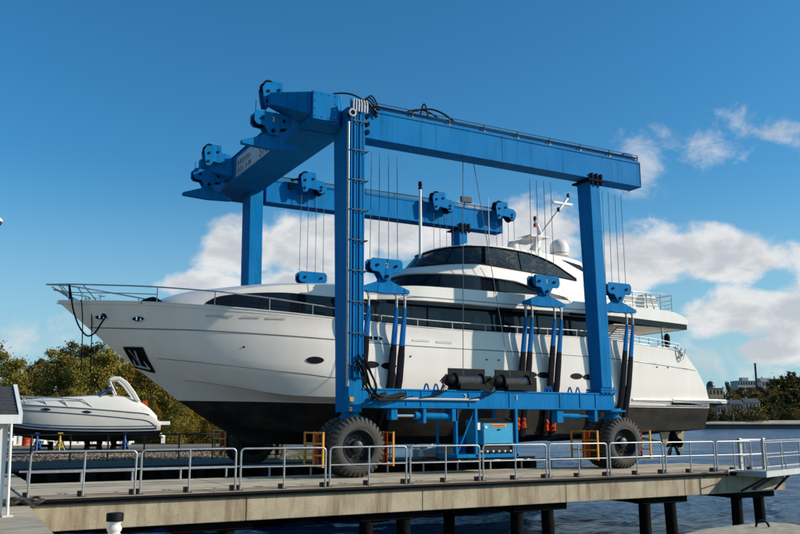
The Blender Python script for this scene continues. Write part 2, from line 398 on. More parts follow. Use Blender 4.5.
# ------------------------------------------------------------------ travelling boat hoist
YN0, YN1 = 26.0, 26.75        # near frame front / back
YF0, YF1 = 36.2, 36.95        # far frame
lift = thing('boat_hoist', (18.4, 31.5, 0), 'tall blue four-legged travelling boat hoist straddling the white yacht', 'boat hoist')

def leg_part(b, t, cut=None):
    o = MB().taper(b, t)
    return obj('leg', o, BLUE, lift, bevel=0.025)
# near left, near right, far left, far right (tapered box columns)
legNL = leg_part((12.39, 12.90, 26.0, 27.05, 2.15), (12.23, 12.89, 26.0, 27.2, 12.9))
legNR = leg_part((23.59, 24.15, 26.0, 26.7, 2.97), (23.40, 23.92, 26.0, 26.82, 11.84))
legFL = leg_part((12.25, 12.90, 36.2, 37.2, 2.15), (12.16, 12.79, 36.2, 37.3, 12.5))
legFR = leg_part((23.62, 24.15, 36.2, 36.9, 2.97), (23.52, 24.02, 36.2, 37.0, 11.84))
for lg, x0, x1, y0 in ((legNR, 23.36, 23.96, 25.97), (legFR, 23.48, 24.06, 36.17)):
    m = MB(); m.box(x0 - 0.12, x1 + 0.12, y0 - 0.1, y0 + 0.98, 11.72, 11.80)
    for i in range(3):
        x = x0 + 0.05 + i * 0.25
        m.box(x, x + 0.1, y0 - 0.09, y0 + 0.02, 11.58, 11.70); m.box(x, x + 0.1, y0 - 0.09, y0 + 0.02, 11.86, 12.06)
        m.lathe((x + 0.05, y0 - 0.04, 11.66), 'z', [(0.03, 0), (0.03, 0.3)], 8)
    obj('bolted_flange', m, NAVY, lg, bevel=0.01)
    m = MB(); m.box(x0 + 0.1, x1 + 0.3, y0 - 0.05, y0 + 0.85, 2.975, 3.05); m.box(x0 + 0.1, x1 + 0.3, y0 - 0.05, y0 + 0.85, 3.07, 3.14)
    for i in range(4): m.lathe((x0 + 0.2 + i * 0.2, y0 - 0.02, 2.9), 'z', [(0.03, 0), (0.03, 0.32)], 8)
    obj('foot_flange', m, BLUE, lg, bevel=0.008)

def long_beam(y0, y1, name='main_beam'):
    m = MB(); m.box(12.93, 26.27, y0, y1, 11.85, 12.95)
    m.box(12.93, 26.27, y0 - 0.03, y0, 12.87, 12.95); m.box(12.93, 26.27, y0 - 0.02, y0, 11.85, 11.92)
    m.box(26.27, 26.3, y0 - 0.02, y1 + 0.02, 11.83, 12.97)
    return obj(name, m, BLUE, lift, bevel=0.012)
beamN = long_beam(YN0, YN1); beamF = long_beam(YF0, YF1)
for i in range(7):   # bolt heads at the frame corner
    pass
m = MB()
for k in range(3):
    m.next(); z = 12.05 + k * 0.3; m.lathe((12.99, 25.90, z), 'y', [(0.09, 0), (0.09, 0.1)], 12)
each('corner_bolt', m, NAVY, beamN)
m = MB()
for x in (15.9, 18.95, 22.0, 25.0): m.next(); m.box(x, x + 0.025, 25.994, 26.0, 11.93, 12.86)
each('weld_seam', m, BLUE, beamN)
for lg, tb in ((legNR, ((23.59, 24.15, 26.0, 26.7, 2.97), (23.40, 23.92, 26.0, 26.82, 11.84))), (legFL, ((12.25, 12.90, 36.2, 37.2, 2.15), (12.16, 12.79, 36.2, 37.3, 12.5)))):
    m = MB()
    for z in (5.2, 7.4, 9.6):
        f = (z - tb[0][4]) / (tb[1][4] - tb[0][4]); q = [tb[0][i] + (tb[1][i] - tb[0][i]) * f for i in range(4)]; m.next(); m.box(q[0] - .005, q[1] + .005, q[2] - .005, q[3] + .005, z, z + .02)
    each('weld_seam', m, BLUE, lg)
# cable walkway rail along the tops
def rail_top(y, z0, xs, xe, parent, h=0.30, n=9):
    m = MB()
    for i in range(n):
        x = xs + (xe - xs) * i / (n - 1); m.tube([(x, y, z0), (x, y, z0 + h)], 0.022, 6); m.box(x - 0.05, x + 0.05, y - 0.05, y + 0.05, z0, z0 + 0.06)
    for f in (0.35, 0.68, 1.0): m.tube([(xs, y, z0 + h * f), (xe, y, z0 + h * f)], 0.014, 6)
    return obj('cable_rail', m, FENCEM, parent)
rail_top(26.03, 12.95, 13.3, 26.2, beamN); rail_top(26.6, 12.95, 13.3, 26.2, beamN)
rail_top(36.3, 12.95, 13.3, 26.2, beamF, 0.22)
m = MB(); m.box(13.3, 26.2, 26.12, 26.5, 12.96, 13.12); 
for i in range(5): m.tube([(13.3, 26.08 + 0.1 * i, 13.15), (18, 26.1 + 0.09 * i, 13.15 + 0.02 * (i % 2)), (26.2, 26.08 + 0.1 * i, 13.15)], 0.025, 6)
obj('cable_tray', m, BLUE, beamN)
m = MB(); m.prism([(25.35, 12.97), (25.6, 13.35), (25.95, 13.33), (26.25, 13.1), (26.25, 12.97)], 'y', 26.15, 26.6)
obj('cable_guide', m, BLUE, beamN, bevel=0.01)
m = MB()
def arc(p, q, h, n=12, side=(0, 0, 1)):
    p, q, s = Vector(p), Vector(q), Vector(side); return [p.lerp(q, i / n) + s * (math.sin(PI * i / n) * h) for i in range(n + 1)]
m.next(); m.tube(arc((14.9, 26.0, 13.2), (16.9, 26.2, 13.2), 0.28), 0.035, 6); m.next(); m.tube(arc((15.3, 26.1, 13.2), (15.6, 26.05, 13.15), 0.45), 0.03, 6)
m.next(); m.tube(arc((14.7, 26.2, 13.2), (16.2, 26.2, 13.2), 0.22), 0.03, 6)
each('hose', m, BLACK, beamN, smooth=60)
m = MB()
for i in range(5): m.next(); m.tube(arc((12.25 + 0.12 * i, 25.93, 12.75), (13.35 + 0.07 * i, 25.93 + 0.05 * i, 12.65 + 0.05 * i), 0.42 + 0.07 * i), 0.028, 6)
m.next(); m.tube(arc((11.8, 26.3, 13.4), (13.4, 25.9, 12.8), 0.3), 0.03, 6)
each('hose', m, BLACK, legNL, smooth=60)

# bow cross beam (joins both sides) with widened near end
KX = 26.3 / 25.5
m = MB()
m.prism([(11.0, 26.33), (12.0, 26.28), (12.22, 26.5), (12.22, 26.9), (12.6, 27.3), (12.6, 38.4), (11.0, 38.4)], 'z', 12.26, 13.38)
m.box(10.94, 12.6, 27.32, 38.43, 13.385, 13.41); m.box(10.96, 12.6, 27.3, 38.4, 12.235, 12.255)
crossb = obj('cross_beam', m, BLUE, lift, bevel=0.015)
m = MB(); m.box(11.0, 11.96, 26.23, 26.29, 12.32, 13.36); endp = obj('end_plate', m, BLUE, crossb, bevel=0.008)
m = MB()
for i in range(4):
    for j in range(4):
        if i in (0, 3) or j in (0, 3): m.next(); m.lathe((11.08 + i * 0.26, 26.205, 12.43 + j * 0.28), 'y', [(0.02, 0), (0.02, 0.03)], 8)
each('rivet', m, BLUE, endp)
m = MB()   # overhanging brackets that carry the two bow hoists
for y0 in (26.36, 35.2):
    m.next(); m.hexa([(x, y0 + dy, z if z else (12.5 if x > 10 else 12.92)) for z in (0, 13.36) for x, dy in ((10.98, 0.0), (9.75, 0.78), (9.75, 1.12), (10.98, 1.12))])
each('hoist_bracket', m, BLUE, crossb, bevel=0.02)
m = MB()
m.tube([(12.3 + .12 * math.cos(a), 25.74, 12.6 + .12 * math.sin(a)) for a in [2 * PI * k / 20 for k in range(20)]], 0.04, 8, closed=True); pu_ = obj('pulley', m, GREYPIPE, legNL, smooth=60)
m = MB(); m.lathe((12.3, 25.73, 12.6), 'y', [(0.1, 0.02), (0.1, 0.25)], 18); obj('axle', m, NAVY, pu_, smooth=40)
m = MB(); m.box(10.965, 10.99, 29.6, 34.62, 12.33, 13.2); sign = obj('sign_board', m, SIGNGREY, crossb)
lettering('sign_lettering', 'STLU', 0.66, (10.958, 30.95, 12.6), LEFT, SIGNINK, sign)
m = MB()   # rows of smaller unreadable marks on the sign
rr = random.Random(3)
for row, z in ((0, 12.86), (1, 12.52)):
    y = 34.45
    for k in range(5):
        w_ = rr.uniform(0.18, 0.3); m.next()
        m.box(10.957, 10.964, y - 0.06, y, z - 0.12, z + 0.12)
        if rr.random() < .8: m.box(10.957, 10.964, y - w_, y - 0.06, z + 0.06, z + 0.12)
        if rr.random() < .6: m.box(10.957, 10.964, y - w_, y - 0.06, z - 0.03, z + 0.03)
        if rr.random() < .6: m.box(10.957, 10.964, y - w_, y - w_ + 0.05, z - 0.12, z + 0.06)
        y -= w_ + 0.12
each('sign_mark', m, SIGNINK, sign)

# sill beams
def sill(y0, y1):
    m = MB(); m.box(12.9, 24.2, y0, y1, 2.36, 2.9); m.box(12.9, 24.25, y0 - 0.03, y1 + 0.03, 2.9, 2.96); m.box(12.9, 24.25, y0 - 0.03, y1 + 0.03, 2.3, 2.36)
    for x in (14.6, 15.2, 17.2, 19.0, 21.4, 22.4, 23.2): m.box(x, x + 0.04, y0 - 0.025, y0, 2.36, 2.9)
    return obj('sill_beam', m, BLUE, lift, bevel=0.01)
sillN = sill(YN0, YN1); sillF = sill(YF0, YF1)
m = MB(); m.tube([(13.15, 25.93, 2.62), (17.6, 25.93, 2.62)], 0.045, 8); obj('handrail', m, GREYPIPE, sillN, smooth=60)
m = MB()
for x in (15.55, 15.95, 20.95, 21.1, 22.1, 22.5): m.next(); m.tube(arc((x - 0.1, 26.2, 2.95), (x + 0.1, 26.2, 2.95), 0.22, 8), 0.03, 6)
each('lifting_eye', m, BLUE, sillN, smooth=60)
lettering('number', '2', 0.26, (17.05, 25.965, 2.72), FRONT, GOLD, sillN)
lettering('number', '1', 0.26, (19.35, 25.965, 2.72), FRONT, GOLD, sillN)
# steering cylinder
m = MB()
m.tube([(14.3, 26.2, 2.05), (15.2, 26.2, 2.05)], 0.06, 10); cyl = obj('steering_rod', m, CHROME, sillN, smooth=60)
m = MB(); m.tube([(15.1, 26.2, 2.05), (16.6, 26.2, 2.02)], 0.12, 12); m.tube([(15.05, 26.2, 2.05), (15.25, 26.2, 2.05)], 0.15, 12); cy_ = obj('steering_cylinder', m, BLUE, sillN, smooth=50)
m = MB()
for q in ((14.05, 14.3, 26.05, 26.4, 1.9, 2.3), (16.5, 16.75, 26.0, 26.5, 1.85, 2.31), (15.3, 15.42, 26.0, 26.4, 1.78, 2.3)): m.next(); m.box(*q)
each('cylinder_mount', m, BLUE, cy_, bevel=0.01)
m = MB(); m.tube([(21.6, 26.2, 2.08), (22.5, 26.2, 2.05)], 0.11, 12); m.tube([(22.5, 26.2, 2.05), (23.2, 26.2, 2.05)], 0.05, 8); cy_ = obj('steering_cylinder', m, BLUE, sillN, smooth=50)
m = MB(); m.box(21.3, 21.6, 26.05, 26.4, 1.8, 2.31); m.next(); m.box(23.15, 23.3, 26.0, 26.4, 1.85, 2.31); each('cylinder_mount', m, BLUE, cy_, bevel=0.01)

# wheels: dual tyres under every leg
def tyre_mb(y, w=0.62, rad=1.0):
    m = MB(); prof = [(0.53, -w / 2 + 0.05), (0.60, -w / 2), (0.80, -w / 2 - 0.01), (0.91, -w / 2 + 0.05), (0.955, -w / 2 + 0.12), (0.96, 0), (0.955, w / 2 - 0.12), (0.91, w / 2 - 0.05), (0.80, w / 2 + 0.01), (0.60, w / 2), (0.53, w / 2 - 0.05)]
    m.lathe((0, 0, 0), 'y', prof, 56, cap=False)
    n = 34
    for k in range(n):
        for sgn in (-1, 1):
            a = 2 * PI * (k + (0.5 if sgn > 0 else 0)) / n; ca, sa = math.cos(a), math.sin(a); da = 2 * PI / n * 0.29
            P = []
            for rr_, yy in ((0.80, sgn * (w / 2 + 0.012)), (0.945, sgn * (w / 2 - 0.03)), (rad, sgn * (w / 2 - 0.09)), (rad, sgn * 0.02), (0.95, sgn * 0.02)):
                P.append((rr_, yy))
            A = [m.v((r_ * math.cos(a - da * (0.7 if r_ < .85 else 1)), y_, r_ * math.sin(a - da * (0.7 if r_ < .85 else 1)))) for r_, y_ in P]
            B = [m.v((r_ * math.cos(a + da * (0.7 if r_ < .85 else 1)), y_, r_ * math.sin(a + da * (0.7 if r_ < .85 else 1)))) for r_, y_ in P]
            for i in range(len(P) - 1): m.face([A[i], A[i + 1], B[i + 1], B[i]])
            m.face(A[::-1]); m.face(B)
    return m
def rim_mb(w=0.62):
    m = MB()
    m.lathe((0, 0, 0), 'y', [(0.60, -w / 2 - 0.005), (0.575, -w / 2 - 0.02), (0.55, -w / 2 - 0.005), (0.52, -w / 2 + 0.06), (0.47, -w / 2 + 0.20), (0.42, -w / 2 + 0.26), (0.22, -w / 2 + 0.23), (0.20, -w / 2 + 0.10), (0.13, -w / 2 + 0.07), (0.0, -w / 2 + 0.06), ], 40, cap=False)
    m.lathe((0, 0, 0), 'y', [(0.60, w / 2 + 0.005), (0.52, w / 2 - 0.06), (0.42, w / 2 - 0.2), (0.0, w / 2 - 0.2)], 40, cap=False)
    for k in range(12):
        a = 2 * PI * k / 12; m.lathe((0.33 * math.cos(a), -w / 2 + 0.19, 0.33 * math.sin(a)), 'y', [(0.026, 0), (0.026, 0.06)], 6)
    return m
tm0 = obj('wheel', tyre_mb(0), TYRE, smooth=35); tyre_me = tm0.data; bpy.data.objects.remove(tm0)
rm0 = obj('rim', rim_mb(), RIM, smooth=40); rim_me = rm0.data; bpy.data.objects.remove(rm0)
for cx in (12.75, 24.6):
    for fy in (26.2, 36.65):
        m = MB(); y = fy + 0.42
        m.lathe((cx, y, 1.95), 'z', [(0.36, 0), (0.36, 0.1), (0.3, 0.1), (0.3, 0.3), (0.38, 0.3), (0.38, 0.42)], 24)
        m.box(cx - 0.3, cx + 0.3, y - 0.12, y + 0.12, 0.8, 2.0); m.lathe((cx, fy - 0.05, 1.0), 'y', [(0.1, 0), (0.1, 1.0)], 14)
        yk = obj('wheel_yoke', m, BLUE, lift, smooth=40)
        if cx > 20:
            m = MB(); m.box(cx - 0.55, cx + 0.35, fy - 0.05, fy + 0.75, 2.24, 2.3); obj('yoke_plate', m, BLUE, yk)
        for y in (fy, fy + 0.86):
            o = bpy.data.objects.new('wheel', tyre_me); COL.objects.link(o); o.parent = lift; o.location = Vector((cx, y, 1.0)) - lift.location; o.rotation_euler.y = rr.random()
            r_ = bpy.data.objects.new('rim', rim_me); COL.objects.link(r_); r_.parent = o
# yellow wheel guards: lattice frames fore and aft of the wheels
def guard(x, y0):
    m = MB(); z0, z1 = 0.36, 1.5; y1 = y0 + 1.55
    for y in (y0, y0 + 0.75, y1): m.box(x - 0.03, x + 0.03, y - 0.03, y + 0.03, z0, z1)
    for z in (z0 + 0.03, 0.74, 1.12, z1 - 0.03): m.box(x - 0.025, x + 0.025, y0 + 0.03, y1 - 0.03, z - 0.025, z + 0.025)
    g = obj('wheel_guard', m, YELLOW, lift)
    m = MB(); m.box(x + 0.03, x + 0.05, y0 + 0.5, y0 + 0.95, z0 + 0.05, z1 - 0.05); obj('guard_plate', m, REDOR, g)
for fy in (25.9, 36.3):
    for x in (11.45, 14.05, 23.15, 25.95): guard(x, fy)

# ladder cage, pipes and conduits on the near left leg
m = MB()
for i, (x, c) in enumerate(((12.36, 0.045), (12.5, 0.03), (12.6, 0.03), (12.72, 0.035), (12.84, 0.03))):
    m.next(); m.tube([(x, 25.86 + 0.03 * (i % 2), 3.3), (x - 0.05, 25.86 + 0.03 * (i % 2), 13.15)], c, 8)
each('conduit', m, BLUE, legNL, smooth=50)
m = MB(); m.box(12.42, 12.9, 25.93, 25.985, 3.3, 12.95); obj('cable_cover', m, BLUE, legNL)
m = MB(); m.tube([(12.30, 25.90, 3.0), (12.23, 25.90, 12.3)], 0.055, 10); obj('downpipe', m, STEEL, legNL, smooth=60)
m = MB()
for i in range(9):
    z = 3.7 + i * 1.08; m.next()
    m.box(12.28, 12.98, 25.80, 25.84, z, z + 0.035); m.box(12.94, 12.98, 25.8, 26.3, z, z + 0.035); m.box(12.3, 12.34, 25.8, 26.0, z, z + 0.035)
each('pipe_clamp', m, FENCEM, legNL)
m = MB()
for i in range(6): m.next(); m.tube([(12.35 + i * 0.11, 25.78, 12.7), (12.37 + i * 0.11, 25.8, 13.05), (12.42 + i * 0.1, 25.9, 13.2)], 0.03, 6)
each('conduit', m, GREYPIPE, legNL, smooth=60)
m = MB(); rh = random.Random(12)
for i in range(9):
    a_, b_, c_, e_ = rh.uniform(-.1, .1), rh.uniform(-.25, .25), rh.uniform(0, .9), rh.uniform(.1, .5); m.next()
    P = [Vector((12.55 + 0.04 * i, 25.85, 3.9 + b_)), Vector((12.62 + 0.04 * i + a_, 25.62 - e_ * .4, 3.45 + b_ * .5)), Vector((12.72 + .05 * i + a_, 25.5 - e_ * .3, 2.95 + a_)), Vector((13.0 + c_ * .5, 25.58, 2.62 + a_)), Vector((13.35 + c_, 25.8, 2.66 + b_ * .3)), Vector((13.7 + c_ * 1.4, 25.94, 2.78 + b_ * .3))]
    Q = []
    for k in range(len(P) - 1):
        p0, p1_, p2_, p3_ = P[max(0, k - 1)], P[k], P[k + 1], P[min(len(P) - 1, k + 2)]
        for f in (0, .25, .5, .75): Q.append(p1_ * (2*f**3 - 3*f**2 + 1) + (p2_ - p0) * .5 * (f**3 - 2*f**2 + f) + p2_ * (3*f**2 - 2*f**3) + (p3_ - p1_) * .5 * (f**3 - f**2))
    m.tube(Q + [P[-1]], rh.choice((0.022, 0.03, 0.04)), 6)
each('hose', m, BLACK, legNL, smooth=60)
m = MB(); m.box(12.42, 12.56, 25.94, 26.0, 2.5, 2.65); m.next(); m.box(12.42, 12.5, 25.94, 26.0, 2.2, 2.32); each('warning_plate', m, YELLOW, legNL)

# engine cabinet hung under the near sill beam
m = MB()
for x in (17.5, 19.3):
    for y in (26.0, 27.4): m.box(x - 0.05, x + 0.05, y - 0.05, y + 0.05, 0.58, 2.3)
m.box(16.65, 16.73, 26.0, 26.08, 0.58, 2.3); m.box(16.65, 16.73, 27.3, 27.38, 0.58, 2.3)
m.box(16.65, 19.35, 25.95, 27.45, 0.56, 0.68); m.beam((16.7, 26.04, 0.7), (17.45, 26.04, 2.2), 0.05, 0.05); m.box(17.55, 19.25, 27.2, 27.3, 0.7, 1.3)
frame = obj('cabinet_frame', m, BLUE, lift, bevel=0.008)
m = MB(); m.prism([(26.02, 1.0), (26.02, 1.78), (26.25, 1.92), (27.2, 1.92), (27.2, 1.0)], 'x', 17.85, 19.2); cab = obj('engine_cabinet', m, BLUE2, lift, bevel=0.02)
m = MB(); m.box(17.82, 19.23, 26.22, 27.23, 1.925, 1.95); m.hexa([(17.82, 26.0, 1.79), (19.23, 26.0, 1.79), (19.23, 26.24, 1.93), (17.82, 26.24, 1.93), (17.82, 26.0, 1.81), (19.23, 26.0, 1.81), (19.23, 26.24, 1.95), (17.82, 26.24, 1.95)])
obj('cabinet_lid', m, RIM, cab)
m = MB(); m.box(18.2, 18.85, 26.005, 26.018, 1.64, 1.75); pl = obj('name_plate', m, YELLOW, cab)
m = MB()
for i in range(7): m.next(); m.box(18.25 + i * 0.082, 18.25 + i * 0.082 + 0.045, 25.998, 26.004, 1.665, 1.725)
each('plate_mark', m, REDOR, pl)
m = MB(); m.box(17.95, 19.1, 26.005, 26.018, 1.02, 1.06); m.lathe((18.5, 25.99, 1.55), 'y', [(0.03, 0), (0.03, 0.03)], 10); m.box(18.48, 18.6, 25.985, 26.0, 1.54, 1.57); obj('cabinet_latch', m, NAVY, cab)
m = MB(); m.box(17.85, 19.2, 26.1, 27.2, 0.69, 0.99)
obj('engine_base', m, RIM, cab)
m = MB()
for i in range(6): m.next(); m.lathe((17.75 + i * 0.26, 26.0, 0.78), 'y', [(0.035, 0), (0.035, 0.1)], 8)
m.next(); m.box(17.55, 17.68, 25.98, 26.1, 1.55, 1.8); m.next(); m.box(17.9, 18.0, 25.995, 26.018, 1.6, 1.68)
each('lamp', m, WHITE, cab)

# winches on the sill beam with their rope up to the main beam
for x0 in (16.75, 18.85):
    m = MB()
    for x in (x0, x0 + 1.15): m.lathe((x, 26.25, 3.30), 'x', [(0.30, 0), (0.30, 0.05)], 24)
    m.lathe((x0 - 0.35, 26.25, 3.32), 'x', [(0.18, 0), (0.22, 0.1), (0.22, 0.35)], 16)
    m.box(x0 - 0.1, x0 + 1.3, 26.05, 26.5, 2.96, 3.05); m.box(x0 + 0.05, x0 + 1.1, 25.88, 25.93, 3.0, 3.2)
    m.box(x0 - 0.05, x0 + 1.55, 26.52, 26.6, 2.97, 3.78); m.box(x0 + 1.25, x0 + 1.55, 26.1, 26.55, 2.97, 3.5)
    wn = obj('winch', m, BLACK, lift, smooth=40)
    m = MB(); m.lathe((x0 + 0.05, 26.25, 3.30), 'x', [(0.21, 0)] + [(0.21 + 0.02 * (i % 2), 0.03 + 1.05 * i / 40) for i in range(41)], 24); obj('rope_drum', m, mat('coiled wire rope', (0.2, 0.19, 0.18), 0.5, metal=0.4, var=0.4, scale=12) if 'coiled wire rope' not in bpy.data.materials else bpy.data.materials['coiled wire rope'], wn, smooth=50)
    m = MB(); m.tube([(x0 + 0.3, 26.1, 3.5), (x0 + (0.75 if x0 < 18 else -0.85), 26.6, 11.85)], 0.014, 6); obj('winch_rope', m, ROPE, wn)
    m = MB()
    for i in range(5): m.next(); m.tube([(x0 - 0.35, 26.1, 3.5), (x0 - 0.6 - 0.06 * i, 25.85, 3.5 - 0.06 * i), (x0 - 0.75, 25.8, 3.15), (x0 - 0.5 - 0.1 * i, 25.85, 2.97 - 0.05 * i), (x0 - 0.9 - 0.2 * i, 25.9, 2.75 - 0.03 * i)], 0.022, 6)
    each('hose', m, BLACK, wn, smooth=60)

# hoist trolleys (lobed twin plates with sheaves) on the inner face of the far beam and at the bow
def trolley(cx, y, z, parent=lift, name='hoist_trolley', flip=1):
    m = MB()
    pts = [(-0.62, 0.32), (-0.5, 0.52), (-0.28, 0.56), (-0.24, 0.62), (0.14, 0.62), (0.18, 0.3), (0.55, 0.26), (0.7, 0.08), (0.68, -0.16), (0.52, -0.34), (0.34, -0.34), (0.24, -0.2), (-0.2, -0.16), (-0.32, -0.36), (-0.5, -0.36), (-0.56, -0.1)]
    P = [(cx + p[0] * flip, z + p[1]) for p in pts]
    if flip < 0: P = P[::-1]
    m.prism(P, 'y', y, y + 0.06); m.prism(P, 'y', y + 0.4, y + 0.46)
    m.box(cx - 0.3, cx + 0.3, y + 0.06, y + 0.4, z - 0.1, z + 0.2); m.box(cx - 0.3, cx + 0.3, y + 0.4, y + 0.8, z - 0.1, z + 0.1)
    t = obj(name, m, BLUE, parent, bevel=0.012)
    m = MB()
    for dx, dz in ((-0.4, 0.2), (0.42, -0.04), (-0.42, -0.18), (0.0, 0.3), (0.4, -0.2)): m.next(); m.lathe((cx + dx * flip, y - 0.03, z + dz), 'y', [(0.06, 0), (0.06, 0.03)], 10)
    each_ = m.next(); m.lathe((cx - 0.36 * flip, y + 0.07, z + 0.42), 'y', [(0.24, 0), (0.2, 0.05), (0.2, 0.28), (0.24, 0.33)], 20)
    m.next(); m.lathe((cx + 0.42 * flip, y + 0.07, z - 0.14), 'y', [(0.26, 0), (0.22, 0.05), (0.22, 0.28), (0.26, 0.33)], 20)
    each('sheave', m, NAVY, t, smooth=40)
    return t
TY = 35.62
for cx in (15.02, 22.2, 26.1): trolley(cx, TY, 12.78)
trolley(10.16, 27.42, 13.3, crossb); trolley(10.35, 35.4, 13.3, crossb)
m = MB(); m.box(23.6, 24.25, 36.05, 36.2, 13.2, 13.5); m.tube([(23.9, 36.3, 12.95), (23.9, 36.2, 13.25)], 0.03, 6); obj('floodlight', m, RIM, beamF, bevel=0.02)
m = MB(); m.box(14.0, 14.2, 36.0, 36.2, 12.6, 12.9); m.tube([(14.05, 36.0, 12.98), (14.4, 35.8, 13.05)], 0.06, 8); m.tube([(12.9, 36.1, 13.1), (15.0, 36.0, 13.05), (20, 36.0, 13.1), (26.2, 36.0, 13.05)], 0.018, 6); obj('cable_fitting', m, RIM, beamF)

# ------------------------------------------------------------------ hook beams, slings and ropes
def hook_block(cx, y, zb, label, group, num=None, ropes=True, ztop=12.6, rope_y=None, w=1.08):
    h = thing('hook_beam', (cx, y, zb), label, 'hook beam', group)
    m = MB()
    m.prism([(cx - w, zb), (cx - w, zb + 0.13), (cx - 0.28, zb + 0.42), (cx - 0.2, zb + 0.56), (cx + 0.2, zb + 0.56), (cx + 0.28, zb + 0.42), (cx + w, zb + 0.13), (cx + w, zb), (cx + 0.1, zb - 0.05), (cx - 0.1, zb - 0.05)], 'y', y - 0.11, y + 0.11)
    obj('spreader', m, BLUE, h, bevel=0.015)
    m = MB(); z = zb + 1.0
    P = [(cx - 0.70, z - 0.12), (cx - 0.6, z - 0.24), (cx - 0.32, z - 0.26), (cx - 0.14, z - 0.55), (cx + 0.14, z - 0.55), (cx + 0.32, z - 0.26), (cx + 0.6, z - 0.24), (cx + 0.70, z - 0.12), (cx + 0.70, z + 0.16), (cx + 0.6, z + 0.27), (cx - 0.6, z + 0.27), (cx - 0.70, z + 0.16)]
    m.prism(P, 'y', y - 0.24, y - 0.18); m.prism(P, 'y', y + 0.18, y + 0.24); m.box(cx - 0.12, cx + 0.12, y - 0.18, y + 0.18, z - 0.2, z + 0.24)
    hs = obj('sheave_housing', m, BLUE, h, bevel=0.012)
    m = MB()
    for dx in (-0.4, 0.4):
        m.next(); m.lathe((cx + dx, y - 0.17, z), 'y', [(0.25, 0), (0.2, 0.06), (0.2, 0.28), (0.25, 0.34)], 20); m.lathe((cx + dx, y - 0.29, z), 'y', [(0.055, 0), (0.055, 0.05)], 10)
    m.next(); m.lathe((cx, y - 0.29, z - 0.42), 'y', [(0.07, 0), (0.07, 0.58)], 12)
    each('sheave', m, NAVY, hs, smooth=40)
    if num: lettering('number', num, 0.26, (cx, y - 0.245, z + 0.0), FRONT, GOLD, hs)
    if ropes:
        ry = rope_y or y
        for dx in (-0.6, -0.22, 0.2, 0.6):
            m = MB(); m.tube([(cx + dx, y, z + 0.1), (cx + dx * 0.95, ry, ztop)], 0.013, 6); obj('hoist_rope', m, ROPE, h)
    return h
HB = 'hook beams carrying the slings'
HY = 28.3; HZ = 6.70
HX = (14.93, 22.63, 26.75)
hook_block(HX[0], HY, HZ, 'blue hook beam marked 2 beside the bow-end near leg, sheaves above it', HB, '2', ztop=12.2)
hook_block(HX[1], HY, HZ, 'middle blue hook beam hanging in front of the wheelhouse side', HB, '1', ztop=12.2)
hook_block(HX[2], HY, HZ, 'blue hook beam half hidden behind the stern-end near leg', HB, ztop=12.2)
FY = 35.95
hook_block(15.15, FY, 7.4, 'far-side blue hook beam showing above the low foredeck cabin roof', HB, ztop=12.5)
hook_block(22.4, FY, 6.8, 'far-side hook beam behind the flybridge, only its ropes above the roof', HB, ztop=12.5)
hook_block(26.3, FY, 6.8, 'far-side hook beam behind the radar mast, only its ropes showing', HB, ztop=12.5)
GB = 'empty hook beams stowed at the bow end'
hook_block(9.92, 27.5, 11.40, 'empty hook beam hoisted high under the near end of the bow cross beam', GB, '3', ropes=True, ztop=13.2)
hook_block(10.1, 36.0, 11.59, 'empty hook beam hoisted high under the far end of the bow cross beam', GB, ropes=True, ztop=13.2)

# ------------------------------------------------------------------ the yacht
YC = 32.0
def interp(tab, x):
    if x <= tab[0][0]: return tab[0][1]
    for (a, p), (b, q) in zip(tab[:-1], tab[1:]):
        if x <= b:
            t = (x - a) / (b - a); return p + (q - p) * t
    return tab[-1][1]
def smooth_interp(tab, x):
    """Catmull-Rom through a table"""
    n = len(tab)
    if x <= tab[0][0]: return tab[0][1]
    if x >= tab[-1][0]: return tab[-1][1]
    for i in range(n - 1):
        if x <= tab[i + 1][0]:
            x0, y0 = tab[i]; x1, y1 = tab[i + 1]; h = x1 - x0; t = (x - x0) / h
            m0 = (y1 - tab[i - 1][1]) / (x1 - tab[i - 1][0]) if i > 0 else (y1 - y0) / h
            m1 = (tab[i + 2][1] - y0) / (tab[i + 2][0] - x0) if i < n - 2 else (y1 - y0) / h
            return (2 * t**3 - 3 * t**2 + 1) * y0 + (t**3 - 2 * t**2 + t) * h * m0 + (-2 * t**3 + 3 * t**2) * y1 + (t**3 - t**2) * h * m1
def bfun(x0, xm, B, p, aft=0.15):
    def b(x):
        if x < xm: return B * (1 - max(0, min(1, (xm - x) / (xm - x0)))**p)
        return B - aft * max(0, (x - 26) / 8)**2
    return b
